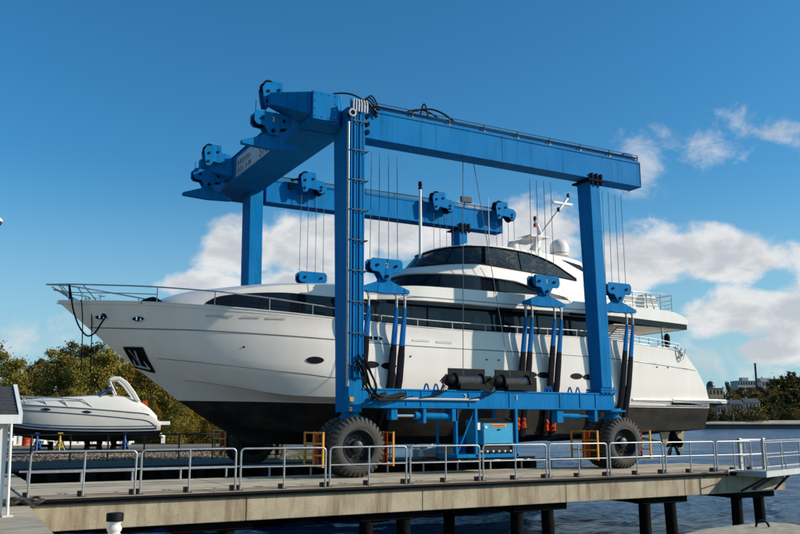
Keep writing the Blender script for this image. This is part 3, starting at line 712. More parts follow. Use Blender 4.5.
# hull lines: stem x, end x, half-breadth function, height table
LINES = [
    (3.75, 31.45, bfun(3.75, 13.8, 3.2, 1.9), [(3.75, 6.07), (5.1, 6.06), (6.66, 6.03), (8.29, 5.95), (9.98, 5.86), (11.78, 5.75), (13.14, 5.67), (16.8, 5.53), (21.7, 5.49), (26.1, 5.5), (29.8, 5.29), (31.45, 5.1)]),
    (4.84, 32.3, bfun(4.84, 14.0, 3.17, 1.9), [(4.84, 5.17), (6.8, 5.11), (8.4, 5.07), (10.4, 4.98), (13.17, 4.86), (16.4, 4.77), (22.8, 4.72), (26.1, 4.67), (29.2, 4.5), (32.3, 4.26)]),
    (5.98, 32.9, bfun(5.98, 14.5, 3.12, 1.9), [(5.98, 4.24), (7.03, 4.12), (8.55, 3.95), (10.2, 3.76), (12.3, 3.55), (13.24, 3.45), (18, 3.36), (24, 3.35), (32.9, 3.45)]),
    (7.1, 33.15, bfun(7.1, 15.5, 3.05, 1.8), [(7.1, 3.43), (8.74, 3.27), (10.38, 3.0), (11.75, 2.8), (15, 2.74), (20, 2.74), (33.15, 2.85)]),
    (8.22, 33.25, bfun(8.22, 17, 2.95, 1.6), [(8.22, 2.61), (10.6, 2.58), (13.6, 2.52), (20, 2.51), (33.25, 2.5)]),
    (9.45, 33.1, bfun(9.45, 20, 2.7, 1.5), [(9.45, 1.82), (12, 1.5), (16, 1.3), (22, 1.3), (33.2, 1.5)]),
    (10.9, 33.1, lambda x: 0.0, [(10.9, 1.0), (16, 0.9), (24, 0.95), (30, 1.1), (33.2, 1.3)]),
]
NS = 64
def ts(i): 
    t = i / (NS - 1); return t**1.35
def line_pt(L, t):
    x = L[0] + (L[1] - L[0]) * t; return x, max(0.0, L[2](x)), smooth_interp(L[3], x)
def hull_at(k, x):
    L = LINES[k]; return YC - max(0, L[2](x)), smooth_interp(L[3], x)
ANCHOR_CORNERS = ((6.1, 31.69, 4.5), (6.69, 31.32, 4.49), (7.26, 31.71, 3.65), (6.62, 31.965, 3.81))
yacht = thing('motor_yacht', (18.4, YC, 0.8), 'large white three-deck motor yacht hanging in the slings of the blue hoist', 'yacht')
m = MB()
SUB = 4
def hull_rows(side):
    rows = []
    for i in range(NS):
        t = ts(i); P = [line_pt(L, t) for L in LINES]; r = []
        for k in range(len(P) - 1):
            for s in range(SUB):
                f = s / SUB; a, b = P[k], P[k + 1]
                x, w, z = (a[q] + (b[q] - a[q]) * f for q in range(3))
                if k == 0: w -= 0.03 * math.sin(PI * f) * min(1, t * 4) * (1 if t < .5 else .3)
                if k == 5: w += 0.18 * math.sin(PI * f) * min(1, t * 3)
                r.append((x, YC - side * w, z))
        a = P[-1]; r.append((a[0], YC, a[2])); rows.append(r)
    return rows
BOOTI = 4 * SUB
for side in (1, -1):
    V = m.loft(hull_rows(side))
    last = V[-1]
    c = [m.v((v.co.x + 0.02, YC, v.co.z)) for v in last]
    for k in range(len(last) - 1): m.face([last[k], last[k + 1], c[k + 1], c[k]], 0)
for f in m.bm.faces:
    zc = sum(v.co.z for v in f.verts) / len(f.verts); bz = 2.55
    xc = sum(v.co.x for v in f.verts) / len(f.verts)
    f.material_index = 1 if zc < smooth_interp(LINES[4][3], min(33.2, max(8.3, xc))) + 0.004 else 0
# deck sheet inside the bulwark
def deck(m, zoff, inset):
    rows = []
    for i in range(NS):
        x, w, z = line_pt(LINES[0], ts(i)); w = max(0, w - inset); rows.append([(x, YC - w, z - zoff), (x, YC, z - zoff + 0.06), (x, YC + w, z - zoff)])
    m.loft(rows, 0)
deck(m, 0.12, 0.02)
hull = obj('hull', m, [WHITE, ANTIFOUL], yacht, smooth=32, weld=True)

def along(k, x0, x1, dz=0.0, out=0.0, n=60):
    return [(x0 + (x1 - x0) * i / n, hull_at(k, x0 + (x1 - x0) * i / n)[0] - out, hull_at(k, x0 + (x1 - x0) * i / n)[1] + dz) for i in range(n + 1)]
def mir(pts): return [(p[0], 2 * YC - p[1], p[2]) for p in pts]
def both(m, pts, r, n=6):
    m.next(); m.tube(pts, r, n); m.next(); m.tube(mir(pts), r, n)
m = MB(); both(m, along(1, 4.92, 32.2, 0, -0.006, 90), 0.024); each('rubbing_strake', m, GREYLINE, hull, smooth=60)
m = MB(); both(m, along(0, 3.8, 31.4, 0.0, 0.0, 90), 0.022); each('gunwale', m, WHITE, hull, smooth=60)
m = MB(); both(m, along(4, 8.45, 33.1, 0.06, 0.0, 70), 0.03); each('boot_stripe', m, BLACK, hull, smooth=60)
m = MB(); both(m, along(2, 7.2, 14.2, 0.0, -0.008, 50), 0.016); both(m, along(3, 8.2, 12.6, 0, -0.008, 40), 0.014); each('chine_line', m, GREYLINE, hull, smooth=60)
m = MB(); both(m, [(x, y + .005, 3.05 - 0.0) for x, y, z in along(3, 27.5, 32.6)], 0.018); each('chine_line', m, GREYLINE, hull, smooth=60)
# swim platform
m = MB()
P = [(30.5, YC - 3.14), (33.6, YC - 3.08), (34.5, YC - 2.85), (34.75, YC - 2.4), (34.75, YC + 2.4), (34.5, YC + 2.85), (33.6, YC + 3.08), (30.5, YC + 3.14)]
m.prism(P, 'z', 2.72, 2.93)
m.prism([(28.0, YC - 3.1), (30.5, YC - 3.14), (30.5, YC + 3.14), (28.0, YC + 3.1)], 'z', 2.78, 2.90)
obj('swim_platform', m, WHITE, yacht, bevel=0.06)
m = MB(); m.prism([(30.6, YC - 3.0), (34.3, YC - 2.8), (34.3, YC + 2.8), (30.6, YC + 3.0)], 'z', 2.62, 2.715); obj('platform_base', m, BLACK, yacht)
m = MB(); m.box(30.6, 34.2, YC - 3.15, YC - 3.085, 2.80, 2.85); obj('fender_strip', m, GREYLINE, yacht)
# stern gear
for s in (-1, 1):
    y = YC + s * 1.35
    m = MB(); m.tube([(28.5, y, 1.35), (32.2, y, 0.74)], 0.06, 10); m.beam((31.7, y, 1.4), (31.85, y, 0.8), 0.12, 0.06, (0, 1, 0)); obj('propeller_shaft', m, TAN, yacht, smooth=40)
    m = MB(); m.lathe((32.1, y, 0.74), 'x', [(0.11, 0), (0.12, 0.15), (0.06, 0.4), (0.0, 0.45)], 14)
    for k in range(5):
        a = 2 * PI * k / 5 + 0.3
        rows = []
        for i in range(7):
            f = i / 6; r_ = 0.1 + 0.52 * f; wd = (0.14 + 0.40 * math.sin(PI * min(1, f * 0.85 + 0.12))) ; tw = 0.9 - 0.5 * f
            row = []
            for j in (-1, -0.3, 0.3, 1):
                ang = a + j * wd / r_ * 0.55 * math.cos(tw) ; row.append((32.25 + j * wd * 0.5 * math.sin(tw), y + r_ * math.cos(ang), 0.74 + r_ * math.sin(ang)))
            rows.append(row)
        m.loft(rows)
    o = obj('propeller', m, RIM, yacht, smooth=60); md = o.modifiers.new('thick', 'SOLIDIFY'); md.thickness = 0.03
    m = MB(); m.prism([(32.6, 1.4), (33.2, 1.4), (33.1, 0.5), (32.75, 0.5)], 'y', y + 0.16, y + 0.24); obj('rudder', m, TAN, yacht, bevel=0.03)
m = MB(); m.prism([(30.6, 1.4), (31.3, 1.4), (31.05, 0.75), (30.8, 0.75)], 'y', YC - 2.1, YC - 2.02); obj('stabiliser_fin', m, TAN, yacht, bevel=0.03)

# hull openings
from mathutils.bvhtree import BVHTree
_hb = bmesh.new(); _hb.from_mesh(hull.data); bmesh.ops.translate(_hb, verts=_hb.verts, vec=yacht.location); HULLT = BVHTree.FromBMesh(_hb); _hb.free()
def on_hull(x, z):
    """near-side hull point and outward normal at x and height z"""
    h = HULLT.ray_cast(Vector((x, 20, z)), Vector((0, 1, 0)))
    if h[0] is None: h = HULLT.find_nearest(Vector((x, 29, z)))
    n = h[1] if h[1].y < 0 else -h[1]
    return h[0], n, None, None
def hull_patch(m, x, z, shape, out, depth=0.0):
    p, n, tx, tz = on_hull(x, z)
    vs = []; c = m.v(p + n * out)
    for a, b in shape:
        q, nn, _, _ = on_hull(x + a, z + b); vs.append(m.v(q + nn * out))
    for i in range(len(vs)): m.face([c, vs[i], vs[(i + 1) % len(vs)]])
    return vs
ell = lambda a, b, n=20: [(a * math.copysign(abs(math.cos(2 * PI * i / n))**0.9, math.cos(2 * PI * i / n)), b * math.copysign(abs(math.sin(2 * PI * i / n))**1.2, math.sin(2 * PI * i / n))) for i in range(n)]
for x, z in ((12.45, 4.08), (14.7, 3.98), (15.45, 3.95), (22.25, 3.8), (22.95, 3.8), (24.75, 3.8), (25.45, 3.78)):
    m = MB(); hull_patch(m, x, z, ell(0.31, 0.105), 0.022); p_ = obj('porthole', m, BLACK, yacht)
    m = MB(); pts = []
    for a, b in ell(0.322, 0.116, 24): q, nn, _, _ = on_hull(x + a, z + b); pts.append(q + nn * 0.012)
    m.tube(pts, 0.014, 6, closed=True); obj('porthole_rim', m, BLACK, p_, smooth=60)
for x0, x1, z in ((8.55, 9.4, 5.58), (9.75, 10.35, 5.57), (10.6, 11.25, 5.555), (16.5, 17.25, 4.99), (17.6, 18.3, 4.97)):
    m = MB(); hull_patch(m, (x0 + x1) / 2, z, [(-(x1 - x0) / 2, -0.035), ((x1 - x0) / 2, -0.035), ((x1 - x0) / 2 + .03, 0), ((x1 - x0) / 2, 0.04), (-(x1 - x0) / 2, 0.04), (-(x1 - x0) / 2 - .03, 0)], 0.02); obj('vent_slot', m, CREAM, yacht)
def fairlead(x, z, w=0.21):
    m = MB(); pts = []
    for a, b in ell(w, 0.09, 24): q, nn, _, _ = on_hull(x + a, z + b); pts.append(q + nn * 0.02)
    m.tube(pts, 0.026, 8, closed=True)
    f = obj('fairlead', m, CHROME, yacht, smooth=60)
    m = MB(); hull_patch(m, x, z, ell(w - 0.03, 0.075), 0.015); obj('fairlead_mouth', m, BLACK, f)
    m = MB(); q, nn, _, _ = on_hull(x, z)
    for d in (-0.1, 0.1): m.next(); m.lathe(q + Vector((d * w / .3, -0.03, -0.06)), 'z', [(0.03, 0), (0.03, 0.12)], 8)
    each('roller', m, CHROME, f, smooth=60)
for x, z in ((5.22, 5.52), (6.38, 5.46)): fairlead(x, z)
fairlead(14.85, 4.98, 0.36)
m = MB()
for x in (20.0, 20.6, 29.6, 30.3, 9.9, 16.4):
    m.next(); hull_patch(m, x, 4.35 if x > 12 else 4.5, ell(0.05, 0.035, 10), 0.012)
each('drain_hole', m, BLACK, yacht)
# anchor pocket at the bow
PK = [Vector(p) for p in ANCHOR_CORNERS]
def pk(u, v, out):
    p = PK[0].lerp(PK[1], u).lerp(PK[3].lerp(PK[2], u), v); q, n, _, _ = HULLT.find_nearest(p)
    if n.y > 0: n = -n
    return q + n * out
m = MB(); m.loft([[pk(i / 6, j / 6, 0.02) for i in range(7)] for j in range(7)]); pocket = obj('anchor_pocket', m, BLACK, yacht)
m = MB(); m.tube([pk(i / 6, 0, .03) for i in range(6)] + [pk(1, i / 6, .03) for i in range(6)] + [pk(1 - i / 6, 1, .03) for i in range(6)] + [pk(0, 1 - i / 6, .03) for i in range(6)], 0.03, 6, closed=True); obj('pocket_frame', m, BLACK, pocket, smooth=60)
m = MB(); m.tube([pk(.55, .1, .08), pk(.5, .5, .09), pk(.45, .78, .1)], 0.035, 8); m.tube([pk(.12, .84, .07), pk(.45, .8, .1), pk(.85, .86, .07)], [0.03, 0.06, 0.03], 8)
m.tube([pk(.12, .84, .07), pk(.2, .5, .06)], [.05, .012], 8); m.tube([pk(.85, .86, .07), pk(.75, .52, .06)], [.05, .012], 8); m.tube([pk(.2, .1, .04), pk(.4, .6, .05)], 0.014, 6)
obj('anchor', m, STEEL, pocket, smooth=60)

# bow pulpit and side rails
m = MB()
tip = (3.35, YC, 6.62)
def rail_pts(h, x0=3.7, x1=13.2, n=24, ins=0.1):
    r = []
    for i in range(n + 1):
        x = x0 + (x1 - x0) * i / n; y, z = hull_at(0, x); r.append((x + 0.02, y + ins * min(1, (x - 3.7) / 1.5), z + h(x)))
    return r
h1 = lambda x: interp([(3.7, 0.6), (9, 0.55), (13.2, 0.38), (17, 0.3)], x)
R1 = [tip] + rail_pts(h1, 4.0, 13.2); both(m, R1, 0.026, 8)
h2 = lambda x: 0.3
both(m, [(3.6, YC, 6.45)] + rail_pts(h2, 4.2, 6.9), 0.018)
for x in (4.3, 5.0, 6.9, 8.8, 10.7, 12.3):
    y, z = hull_at(0, x); y += 0.1 * min(1, (x - 3.7) / 1.5); lean = 0.5 if x < 6 else 0.0
    both(m, [(x, y, z), (x - lean, y + lean * 0.25, z + h1(x - lean))], 0.02)
both(m, [(4.5, YC - 0.25, 6.06), (3.55, YC, 6.55)], 0.02)
obj('bow_rail', m, STEEL, yacht, smooth=60)
m = MB(); h3 = lambda x: 0.26
both(m, rail_pts(lambda x: 0.3, 13.2, 26.8, 40, 0.06), 0.024, 8)
for i in range(9):
    x = 13.5 + i * 1.62; y, z = hull_at(0, x); both(m, [(x, y + 0.06, z), (x, y + 0.06, z + 0.3)], 0.018)
both(m, rail_pts(lambda x: 0.35, 27.4, 31.2, 12, 0.08), 0.022, 8)
for x in (27.6, 28.6, 29.2, 29.8, 30.5, 31.1): y, z = hull_at(0, x); both(m, [(x, y + 0.08, z), (x, y + 0.08, z + 0.35)], 0.016)
both(m, rail_pts(lambda x: 0.18, 27.4, 31.2, 12, 0.08), 0.014, 6)
obj('side_rail', m, STEEL, yacht, smooth=60)
m = MB()
for x, y in ((4.6, 31.8), (5.2, 31.6), (4.9, 32.3)): m.lathe((x, y, 6.0), 'z', [(0.07, 0), (0.07, 0.25), (0.12, 0.27), (0.12, 0.32)], 10)
m.box(5.0, 5.8, 31.6, 32.3, 6.0, 6.2)
obj('windlass', m, CHROME, yacht, smooth=40)
m = MB()
for x0, x1 in ((6.35, 7.25),):
    rows = []
    for i in range(7):
        f = i / 6; zc = 6.0 + 0.27 * math.sin(PI * f); rows.append([(x0 + (x1 - x0) * f, 30.6, zc - .02), (x0 + (x1 - x0) * f, 31.6, zc + .03)])
    m.loft(rows)
    for q in (30.6, 31.6): m.face([m.v((x0 + (x1 - x0) * i / 6, q, 6.0 + 0.27 * math.sin(PI * i / 6) + (.03 if q > 31 else -.02))) for i in range(7)])
obj('deck_hatch', m, BLACK, yacht, smooth=40)
# mooring line hanging over the bow, with its two tails
ML = [(4.15, 31.75, 6.15), (4.05, 31.45, 6.58), (4.10, 31.3, 6.3), (4.21, 31.3, 5.75), (4.38, 31.3, 5.27), (4.56, 31.3, 4.97), (4.77, 31.3, 4.80), (5.0, 31.3, 4.93), (5.15, 31.25, 5.21), (5.27, 31.0, 5.5), (5.2, 31.25, 5.6)]
def spline(P, n=5):
    P = [Vector(p) for p in P]; Q = []
    for k in range(len(P) - 1):
        p0, p1_, p2_, p3_ = P[max(0, k - 1)], P[k], P[k + 1], P[min(len(P) - 1, k + 2)]
        for j in range(n):
            f = j / n; Q.append(p1_ * (2*f**3 - 3*f**2 + 1) + (p2_ - p0) * .5 * (f**3 - 2*f**2 + f) + p2_ * (3*f**2 - 2*f**3) + (p3_ - p1_) * .5 * (f**3 - f**2))
    return Q + [P[-1]]
m = MB(); m.tube(spline(ML), 0.03, 8); obj('mooring_line', m, NAVY, yacht, smooth=60)
for xx, y_, zb_ in ((4.62, 32.0, 3.6), (4.95, 32.1, 3.55)):
    m = MB(); m.tube(spline([(xx - .1, y_, 6.1), (xx - 0.12, y_ - .55, 6.0), (xx, y_ - .35, 5.2), (xx + .06, y_ - .3, zb_)]), 0.02, 6); obj('mooring_line', m, NAVY, yacht, smooth=60)

# --- superstructure shells
class Tier:
    def __init__(s, xf, xm, W, xa, z0, rake, tumble, e=0.8):
        s.xf, s.xm, s.W, s.xa, s.z0, s.rake, s.tumble, s.e = xf, xm, W, xa, z0, rake, tumble, e
    def base(s, u):
        if u <= 0.5:
            t = u / 0.5 * PI / 2; return s.xf + (s.xm - s.xf) * (1 - math.cos(t)), s.W * math.sin(t)**s.e
        return s.xm + (s.xa - s.xm) * (u - 0.5) / 0.5, s.W
    def pt(s, u, z, off=0.0):
        x, w = s.base(u); f = min(1, (x - s.xf) / (s.xm - s.xf)); dz = z - s.z0
        nx = -(1 - f) ; x2 = x + s.rake * dz * (1 - f) + off * nx
        w2 = max(0, w - s.tumble * dz * (w / s.W) + off * min(1, w / s.W * 1.3)); return x2, w2, z
    def solve(s, u, zf):
        x, w = s.base(u); z = zf(x)
        for _ in range(4): z = zf(s.pt(u, z)[0])
        return z
def tier_shell(name, T, zb, zt, m_, parent, crown=None, floor=None, n=70, off=0.0, bevel=0, fz=None, umin=0.0, umax=1.0):
    m = MB(); us = [umin + (umax - umin) * i / n for i in range(n + 1)]; top = {}
    for sd in (1, -1):
        rows = []
        for u in us:
            a, b = T.solve(u, zb), T.solve(u, zt); r = []
            for j in range(5):
                x, w, z = T.pt(u, a + (b - a) * j / 4, off); r.append((x, YC - sd * w, z))
            rows.append(r)
        m.loft(rows)
        if umax >= 1:
            r = rows[-1]
            m.face([m.v(p) for p in r] + [m.v((p[0], YC, p[2])) for p in r[::-1]])
        if crown is not None:
            cr = []
            for r in rows:
                x, y, z = r[-1]; w = abs(YC - y); k = 6
                cr.append([(x, YC - sd * w * (1 - j / k), z + crown * (1 - (1 - j / k)**2) * min(1, w / (T.W * 0.6))) for j in range(k + 1)])
            m.loft(cr)
        if floor:
            m.loft([[r[0], (r[0][0], YC, r[0][2])] for r in rows], floor - 1 if isinstance(floor, int) and floor > 1 else 0)
    return obj(name, m, m_, parent, smooth=38, weld=True)
def tier_panel(name, T, zb, zt, xr, m_, parent, off=0.02, n=60, sides=(1, -1), smooth=40):
    """window band following the shell between two x positions"""
    m = MB()
    us = [i / 400 for i in range(401)]
    sel = [u for u in us if xr[0] <= T.pt(u, T.solve(u, zt), off)[0] and T.pt(u, T.solve(u, zb), off)[0] <= xr[1]]
    for sd in sides:
        rows = []
        for u in sel[::4] + [sel[-1]]:
            a, b = T.solve(u, zb), T.solve(u, zt)
            if b < a + 0.004: b = a + 0.004
            rows.append([(lambda p: (p[0], YC - sd * p[1], p[2]))(T.pt(u, a + (b - a) * j / 3, off)) for j in range(4)])
        m.loft(rows)
    return obj(name, m, m_, parent, smooth=smooth, weld=True)
def tier_bar(m, T, x, za, zb, r=0.03, off=0.03, sides=(1, -1), lean=0.0):
    best = min((i / 600 for i in range(601)), key=lambda u: abs(T.pt(u, (za + zb) / 2)[0] - x))
    for sd in sides:
        pts = []
        for j in range(4):
            z = za + (zb - za) * j / 3; p = T.pt(best, z, off); pts.append((p[0] + lean * (j / 3), YC - sd * p[1], z))
        m.next(); m.tube(pts, r, 4)

# main deck house with the low raked foredeck cabin
T1 = Tier(6.4, 13.5, 2.5, 27.3, 5.4, 0.9, 0.05, 0.95)
z1t = lambda x: smooth_interp([(6.4, 5.95), (7.6, 6.28), (9.5, 6.62), (11, 6.86), (12.8, 7.02), (14.4, 7.1), (16, 6.95), (30, 6.9)], x)
h1_ = tier_shell('deck_house', T1, lambda x: 5.2, z1t, WHITE, yacht, crown=0.30)
z1w = lambda x: smooth_interp([(8.6, 6.1), (8.9, 6.3), (9.3, 6.42), (10.2, 6.54), (11.5, 6.62), (12.8, 6.58), (14.5, 6.58), (16.7, 6.66), (20.8, 6.6), (27.4, 6.5)], x)
z1b = lambda x: smooth_interp([(8.6, 6.08), (10, 5.95), (12.6, 5.75), (20, 5.6), (27.4, 5.5)], x)
w1 = tier_panel('house_window', T1, z1b, z1w, (8.62, 27.2), GLASS, h1_)
m = MB()
for x in (10.6, 12.0, 13.4, 17.6, 21.4, 23.2, 25.0): m.next(); tier_bar(m, T1, x, z1b(x) + .02, z1w(x) - .02, 0.045 if x > 14 else 0.02, 0.025)
each('mullion', m, BLACK, w1)

# upper deck: white bulwark band, cantilevered over the aft deck
T2 = Tier(13.6, 17.5, 2.8, 32.2, 6.6, 0.5, 0.0, 0.7)
z2t = lambda x: smooth_interp([(13.6, 6.85), (15, 7.05), (17, 7.24), (22, 7.27), (25, 7.18), (28.6, 7.16), (30.5, 7.12), (31.5, 7.02), (32.2, 6.72)], x)
z2b = lambda x: smooth_interp([(13.6, 6.58), (17, 6.66), (22, 6.65), (27, 6.66), (32.2, 6.5)], x)
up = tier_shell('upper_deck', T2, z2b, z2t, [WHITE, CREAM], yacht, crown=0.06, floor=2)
T2b = Tier(13.9, 17.5, 2.74, 32.15, 6.4, 0.3, 0.0, 0.7)
tier_shell('deck_fascia', T2b, lambda x: interp([(13.6, 6.5), (26, 6.52), (28.5, 6.36), (32.2, 6.26)], x), lambda x: interp([(13.6, 6.575), (27, 6.655), (32.2, 6.495)], x), GLASS, up)
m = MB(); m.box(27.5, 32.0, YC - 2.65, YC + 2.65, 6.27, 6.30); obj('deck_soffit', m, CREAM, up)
m = MB(); both(m, [(x, YC - 2.81, z2b(x) + 0.14) for x in [14.6 + .6 * i for i in range(22)]], 0.018); obj('trim_line', m, GREYLINE, up, smooth=60)
for s in (-1, 1):
    m = MB(); m.tube([(30.55, YC + s * 2.65, 5.2), (30.55, YC + s * 2.65, 6.4)], 0.045, 10); obj('awning_pole', m, STEEL, up, smooth=60)
m = MB()   # louvred stair screen behind the right leg
for i in range(9): m.next(); m.hexa([(27.2 + .12 * i, YC - 2.5, 5.55 + 0.1 * i), (28.9, YC - 2.5, 5.55 + 0.1 * i), (28.9, YC - 2.3, 5.55 + .1 * i), (27.2 + .12 * i, YC - 2.3, 5.55 + .1 * i), (27.2 + .12 * i, YC - 2.5, 5.6 + 0.1 * i), (28.9, YC - 2.5, 5.6 + 0.1 * i), (28.9, YC - 2.3, 5.6 + .1 * i), (27.2 + .12 * i, YC - 2.3, 5.6 + .1 * i)])
each('stair_louvre', m, GREYPIPE, yacht)
m = MB(); m.box(27.31, 27.36, YC - 2.4, YC + 2.4, 5.3, 6.5); obj('saloon_door', m, GLASS, yacht)

# wheelhouse
T3 = Tier(16.95, 20.5, 1.95, 27.2, 7.4, 0.85, 0.06, 0.7)
z3t = lambda x: 8.2
wh = tier_shell('wheelhouse', T3, lambda x: 7.0, lambda x: 8.25, WHITE, yacht, crown=0.1)
z3w = lambda x: smooth_interp([(16.5, 8.02), (18, 8.04), (20.2, 8.04), (21.2, 8.02), (22.4, 7.95), (23.1, 7.84), (23.7, 7.66), (24.0, 7.52)], x)
w3 = tier_panel('wheelhouse_window', T3, lambda x: 7.44 if x < 22 else 7.44 + .02 * (x - 22), z3w, (16.6, 23.9), GLASS, wh)
m = MB()
for x in (18.7, 19.75, 21.3): m.next(); tier_bar(m, T3, x, 7.46, z3w(x) - 0.02, 0.035, 0.03, lean=-0.06)
each('mullion', m, BLACK, w3)
# flybridge: overhanging brow, enclosure, hardtop
T4 = Tier(17.75, 21.5, 1.98, 28.6, 8.1, 0.9, 0.35, 0.7)
roofz = lambda x: smooth_interp([(17.7, 8.5), (19.0, 9.25), (19.9, 9.47), (21.4, 9.6), (22.9, 9.64), (24.6, 9.56), (26.4, 9.38), (26.9, 9.1), (27.6, 8.2), (28.6, 7.3)], x)
fly = tier_shell('flybridge', T4, lambda x: interp([(17.7, 8.06), (24, 8.0), (25.5, 7.15), (28.6, 7.1)], x), roofz, WHITE, yacht, crown=0.14, n=100)
m = MB(); rows = []
z4b = lambda x: smooth_interp([(17.6, 8.42), (18.6, 8.5), (19.6, 8.60), (20.6, 8.66), (21.4, 8.62), (23.4, 8.5), (24.8, 8.42), (26.1, 8.30)], x)
z4t = lambda x: smooth_interp([(17.6, 9.1), (18.6, 9.16), (19.2, 9.30), (19.9, 9.41), (21.4, 9.52), (22.9, 9.48), (23.9, 9.36), (24.9, 9.03), (25.6, 8.62), (26.1, 8.32)], x)
w4 = tier_panel('flybridge_window', T4, z4b, z4t, (17.9, 26.0), VINYL, fly)
m = MB()
for x, r_ in ((19.4, 0.03), (20.9, 0.03), (21.0, 0.09), (22.9, 0.03)): tier_bar(m, T4, x, z4b(x) + .02, z4t(x) - .02, r_, 0.03, lean=0.05)
def tier_curve(m, T, zf, x0, x1, r, off=0.03):
    for sd in (1, -1):
        pts = []
        for i in range(401):
            u = i / 400; z = T.solve(u, zf); p = T.pt(u, z, off)
            if x0 <= p[0] <= x1 and i % 3 == 0: pts.append((p[0], YC - sd * p[1], z))
        m.tube(pts, r, 6)
tier_curve(m, T4, z4t, 17.9, 26.1, 0.04); tier_curve(m, T4, z4b, 17.9, 26.1, 0.025)
obj('window_frame', m, BLACK, w4, smooth=60)
m = MB(); tri = [(25.45, 9.33), (26.55, 9.12), (26.75, 8.75)]
vs = []
for x, z in tri:
    best = min((i / 600 for i in range(601)), key=lambda u: abs(T4.pt(u, z)[0] - x)); p = T4.pt(best, z, 0.02); vs.append(p)
for sd in (1, -1): m.face([m.v((p[0], YC - sd * p[1], p[2])) for p in vs])
obj('quarter_window', m, GLASS, fly)
# brow lip over the wheelhouse glass
T4b = Tier(17.35, 21.3, 2.08, 26.0, 8.05, 0.9, 0.25, 0.7)
tier_shell('brow', T4b, lambda x: interp([(17, 8.08), (20, 8.08), (22.4, 7.98), (24, 7.6), (26, 7.3)], x), lambda x: interp([(17, 8.32), (20, 8.46), (22, 8.44), (26, 8.2)], x), WHITE, fly, crown=0.12)
m = MB()  # faint name script on the side
vs = []
for i in range(40):
    f = i / 39; x = 25.0 + 1.0 * f; best = min((k / 300 for k in range(301)), key=lambda u: abs(T4.pt(u, 7.75)[0] - x)); z = 7.75 + 0.12 * math.sin(f * 34) * (0.5 + 0.5 * math.cos(f * 5)) + 0.08 * f
    p = T4.pt(best, z, 0.03); vs.append((p[0], YC - p[1], z))
m.tube(vs, 0.012, 4); obj('name_script', m, GREYLINE, fly)
# mast, domes, aerials
m = MB(); m.tube([(24.9, YC, 9.6), (25.2, YC, 10.2), (25.55, YC, 10.9)], [0.32, 0.2, 0.1], 12); m.tube([(25.5, YC, 10.8), (27.2, YC - .1, 12.85)], 0.07, 8); m.tube([(25.5, YC, 10.9), (25.2, YC, 11.5)], 0.09, 8)
m.box(24.2, 25.3, YC - 0.9, YC + 0.9, 10.45, 10.55); m.tube([(23.1, YC - .6, 10.15), (24.9, YC - .6, 10.6)], 0.05, 6); m.box(26.3, 27.5, YC - .12, YC + .02, 12.5, 12.62)
for s in (-1, 1): m.tube([(24.5, YC + s * .8, 9.6), (24.6, YC + s * .8, 10.5)], 0.12, 10)
mast = obj('radar_mast', m, WHITE, yacht, smooth=40, bevel=0.01)
m = MB(); m.lathe((25.1, YC - .1, 11.15), 'z', [(0.07, 0), (0.07, 0.16)], 10); obj('navigation_light', m, REDOR, mast)
m = MB()
for p in ((27.25, YC - .1, 12.9), (26.6, YC - .1, 12.1), (25.2, YC, 11.5)): m.next(); m.lathe(p, 'z', [(0.08, 0), (0.08, 0.18), (0.03, 0.22)], 10)
each('mast_lamp', m, RIM, mast, smooth=40)
def dome(x, y, z, r):
    m = MB(); m.lathe((x, y, z), 'z', [(r * .55, -0.3), (r * .55, 0), (r * 0.97, 0), (r, 0.12)] + [(r * math.cos(a), 0.12 + r * 0.55 + r * math.sin(a)) for a in [PI / 2 * i / 8 for i in range(9)]], 28)
    d = obj('satellite_dome', m, WHITE, yacht, smooth=50)
    m = MB(); m.lathe((x, y, z), 'z', [(r * 1.01, 0.09), (r * 1.01, 0.12)], 28); obj('dome_seam', m, GREYLINE, d)
dome(26.15, YC - .6, 9.72, 0.46); dome(23.7, YC - .2, 9.78, 0.28); dome(25.9, YC + 1.0, 9.65, 0.4)
m = MB(); m.tube([(18.55, YC - .3, 8.35), (18.55, YC - .3, 12.1)], [0.085, 0.06], 10)
am = obj('aerial_mast', m, WHITE, yacht, smooth=50)
m = MB(); m.lathe((18.55, YC - .3, 12.1), 'z', [(0.07, 0), (0.1, 0.05), (0.06, 0.1), (0.09, 0.16), (0.085, 0.34), (0.03, 0.37)], 12); obj('mast_light', m, BLACK, am, smooth=40)
m = MB(); m.tube([(23.3, YC + 1.2, 9.5), (23.3, YC + 1.2, 12.7)], [0.03, 0.012], 6); m.next(); m.tube([(20.2, YC - 1.0, 9.55), (21.3, YC - 1.2, 9.95)], [0.03, 0.02], 6); m.next(); m.tube([(24.4, YC - 1.2, 9.6), (24.3, YC - 1.25, 11.2)], [0.02, 0.008], 6)
each('whip_aerial', m, WHITE, yacht, smooth=50)
# aft upper deck rail
m = MB()
for h in (0.18, 0.36, 0.55, 0.8):
    pts = [(27.8, YC - 2.6), (31.3, YC - 2.6), (31.5, YC - 2.3), (31.5, YC + 2.3), (31.3, YC + 2.6), (27.8, YC + 2.6)]
    m.tube([(x, y, 7.13 + h) for x, y in pts], 0.022 if h > .7 else 0.014, 6)
for x, y in [(27.9, 1), (28.8, 1), (29.7, 1), (30.6, 1), (31.35, 1)]:
    for s in (-1, 1): m.tube([(x, YC + s * 2.6, 7.1), (x, YC + s * 2.6, 7.93)], 0.02, 6)
for y in (-1.5, 0, 1.5): m.tube([(31.5, YC + y, 7.1), (31.5, YC + y, 7.93)], 0.02, 6)
obj('aft_rail', m, STEEL, up, smooth=60)
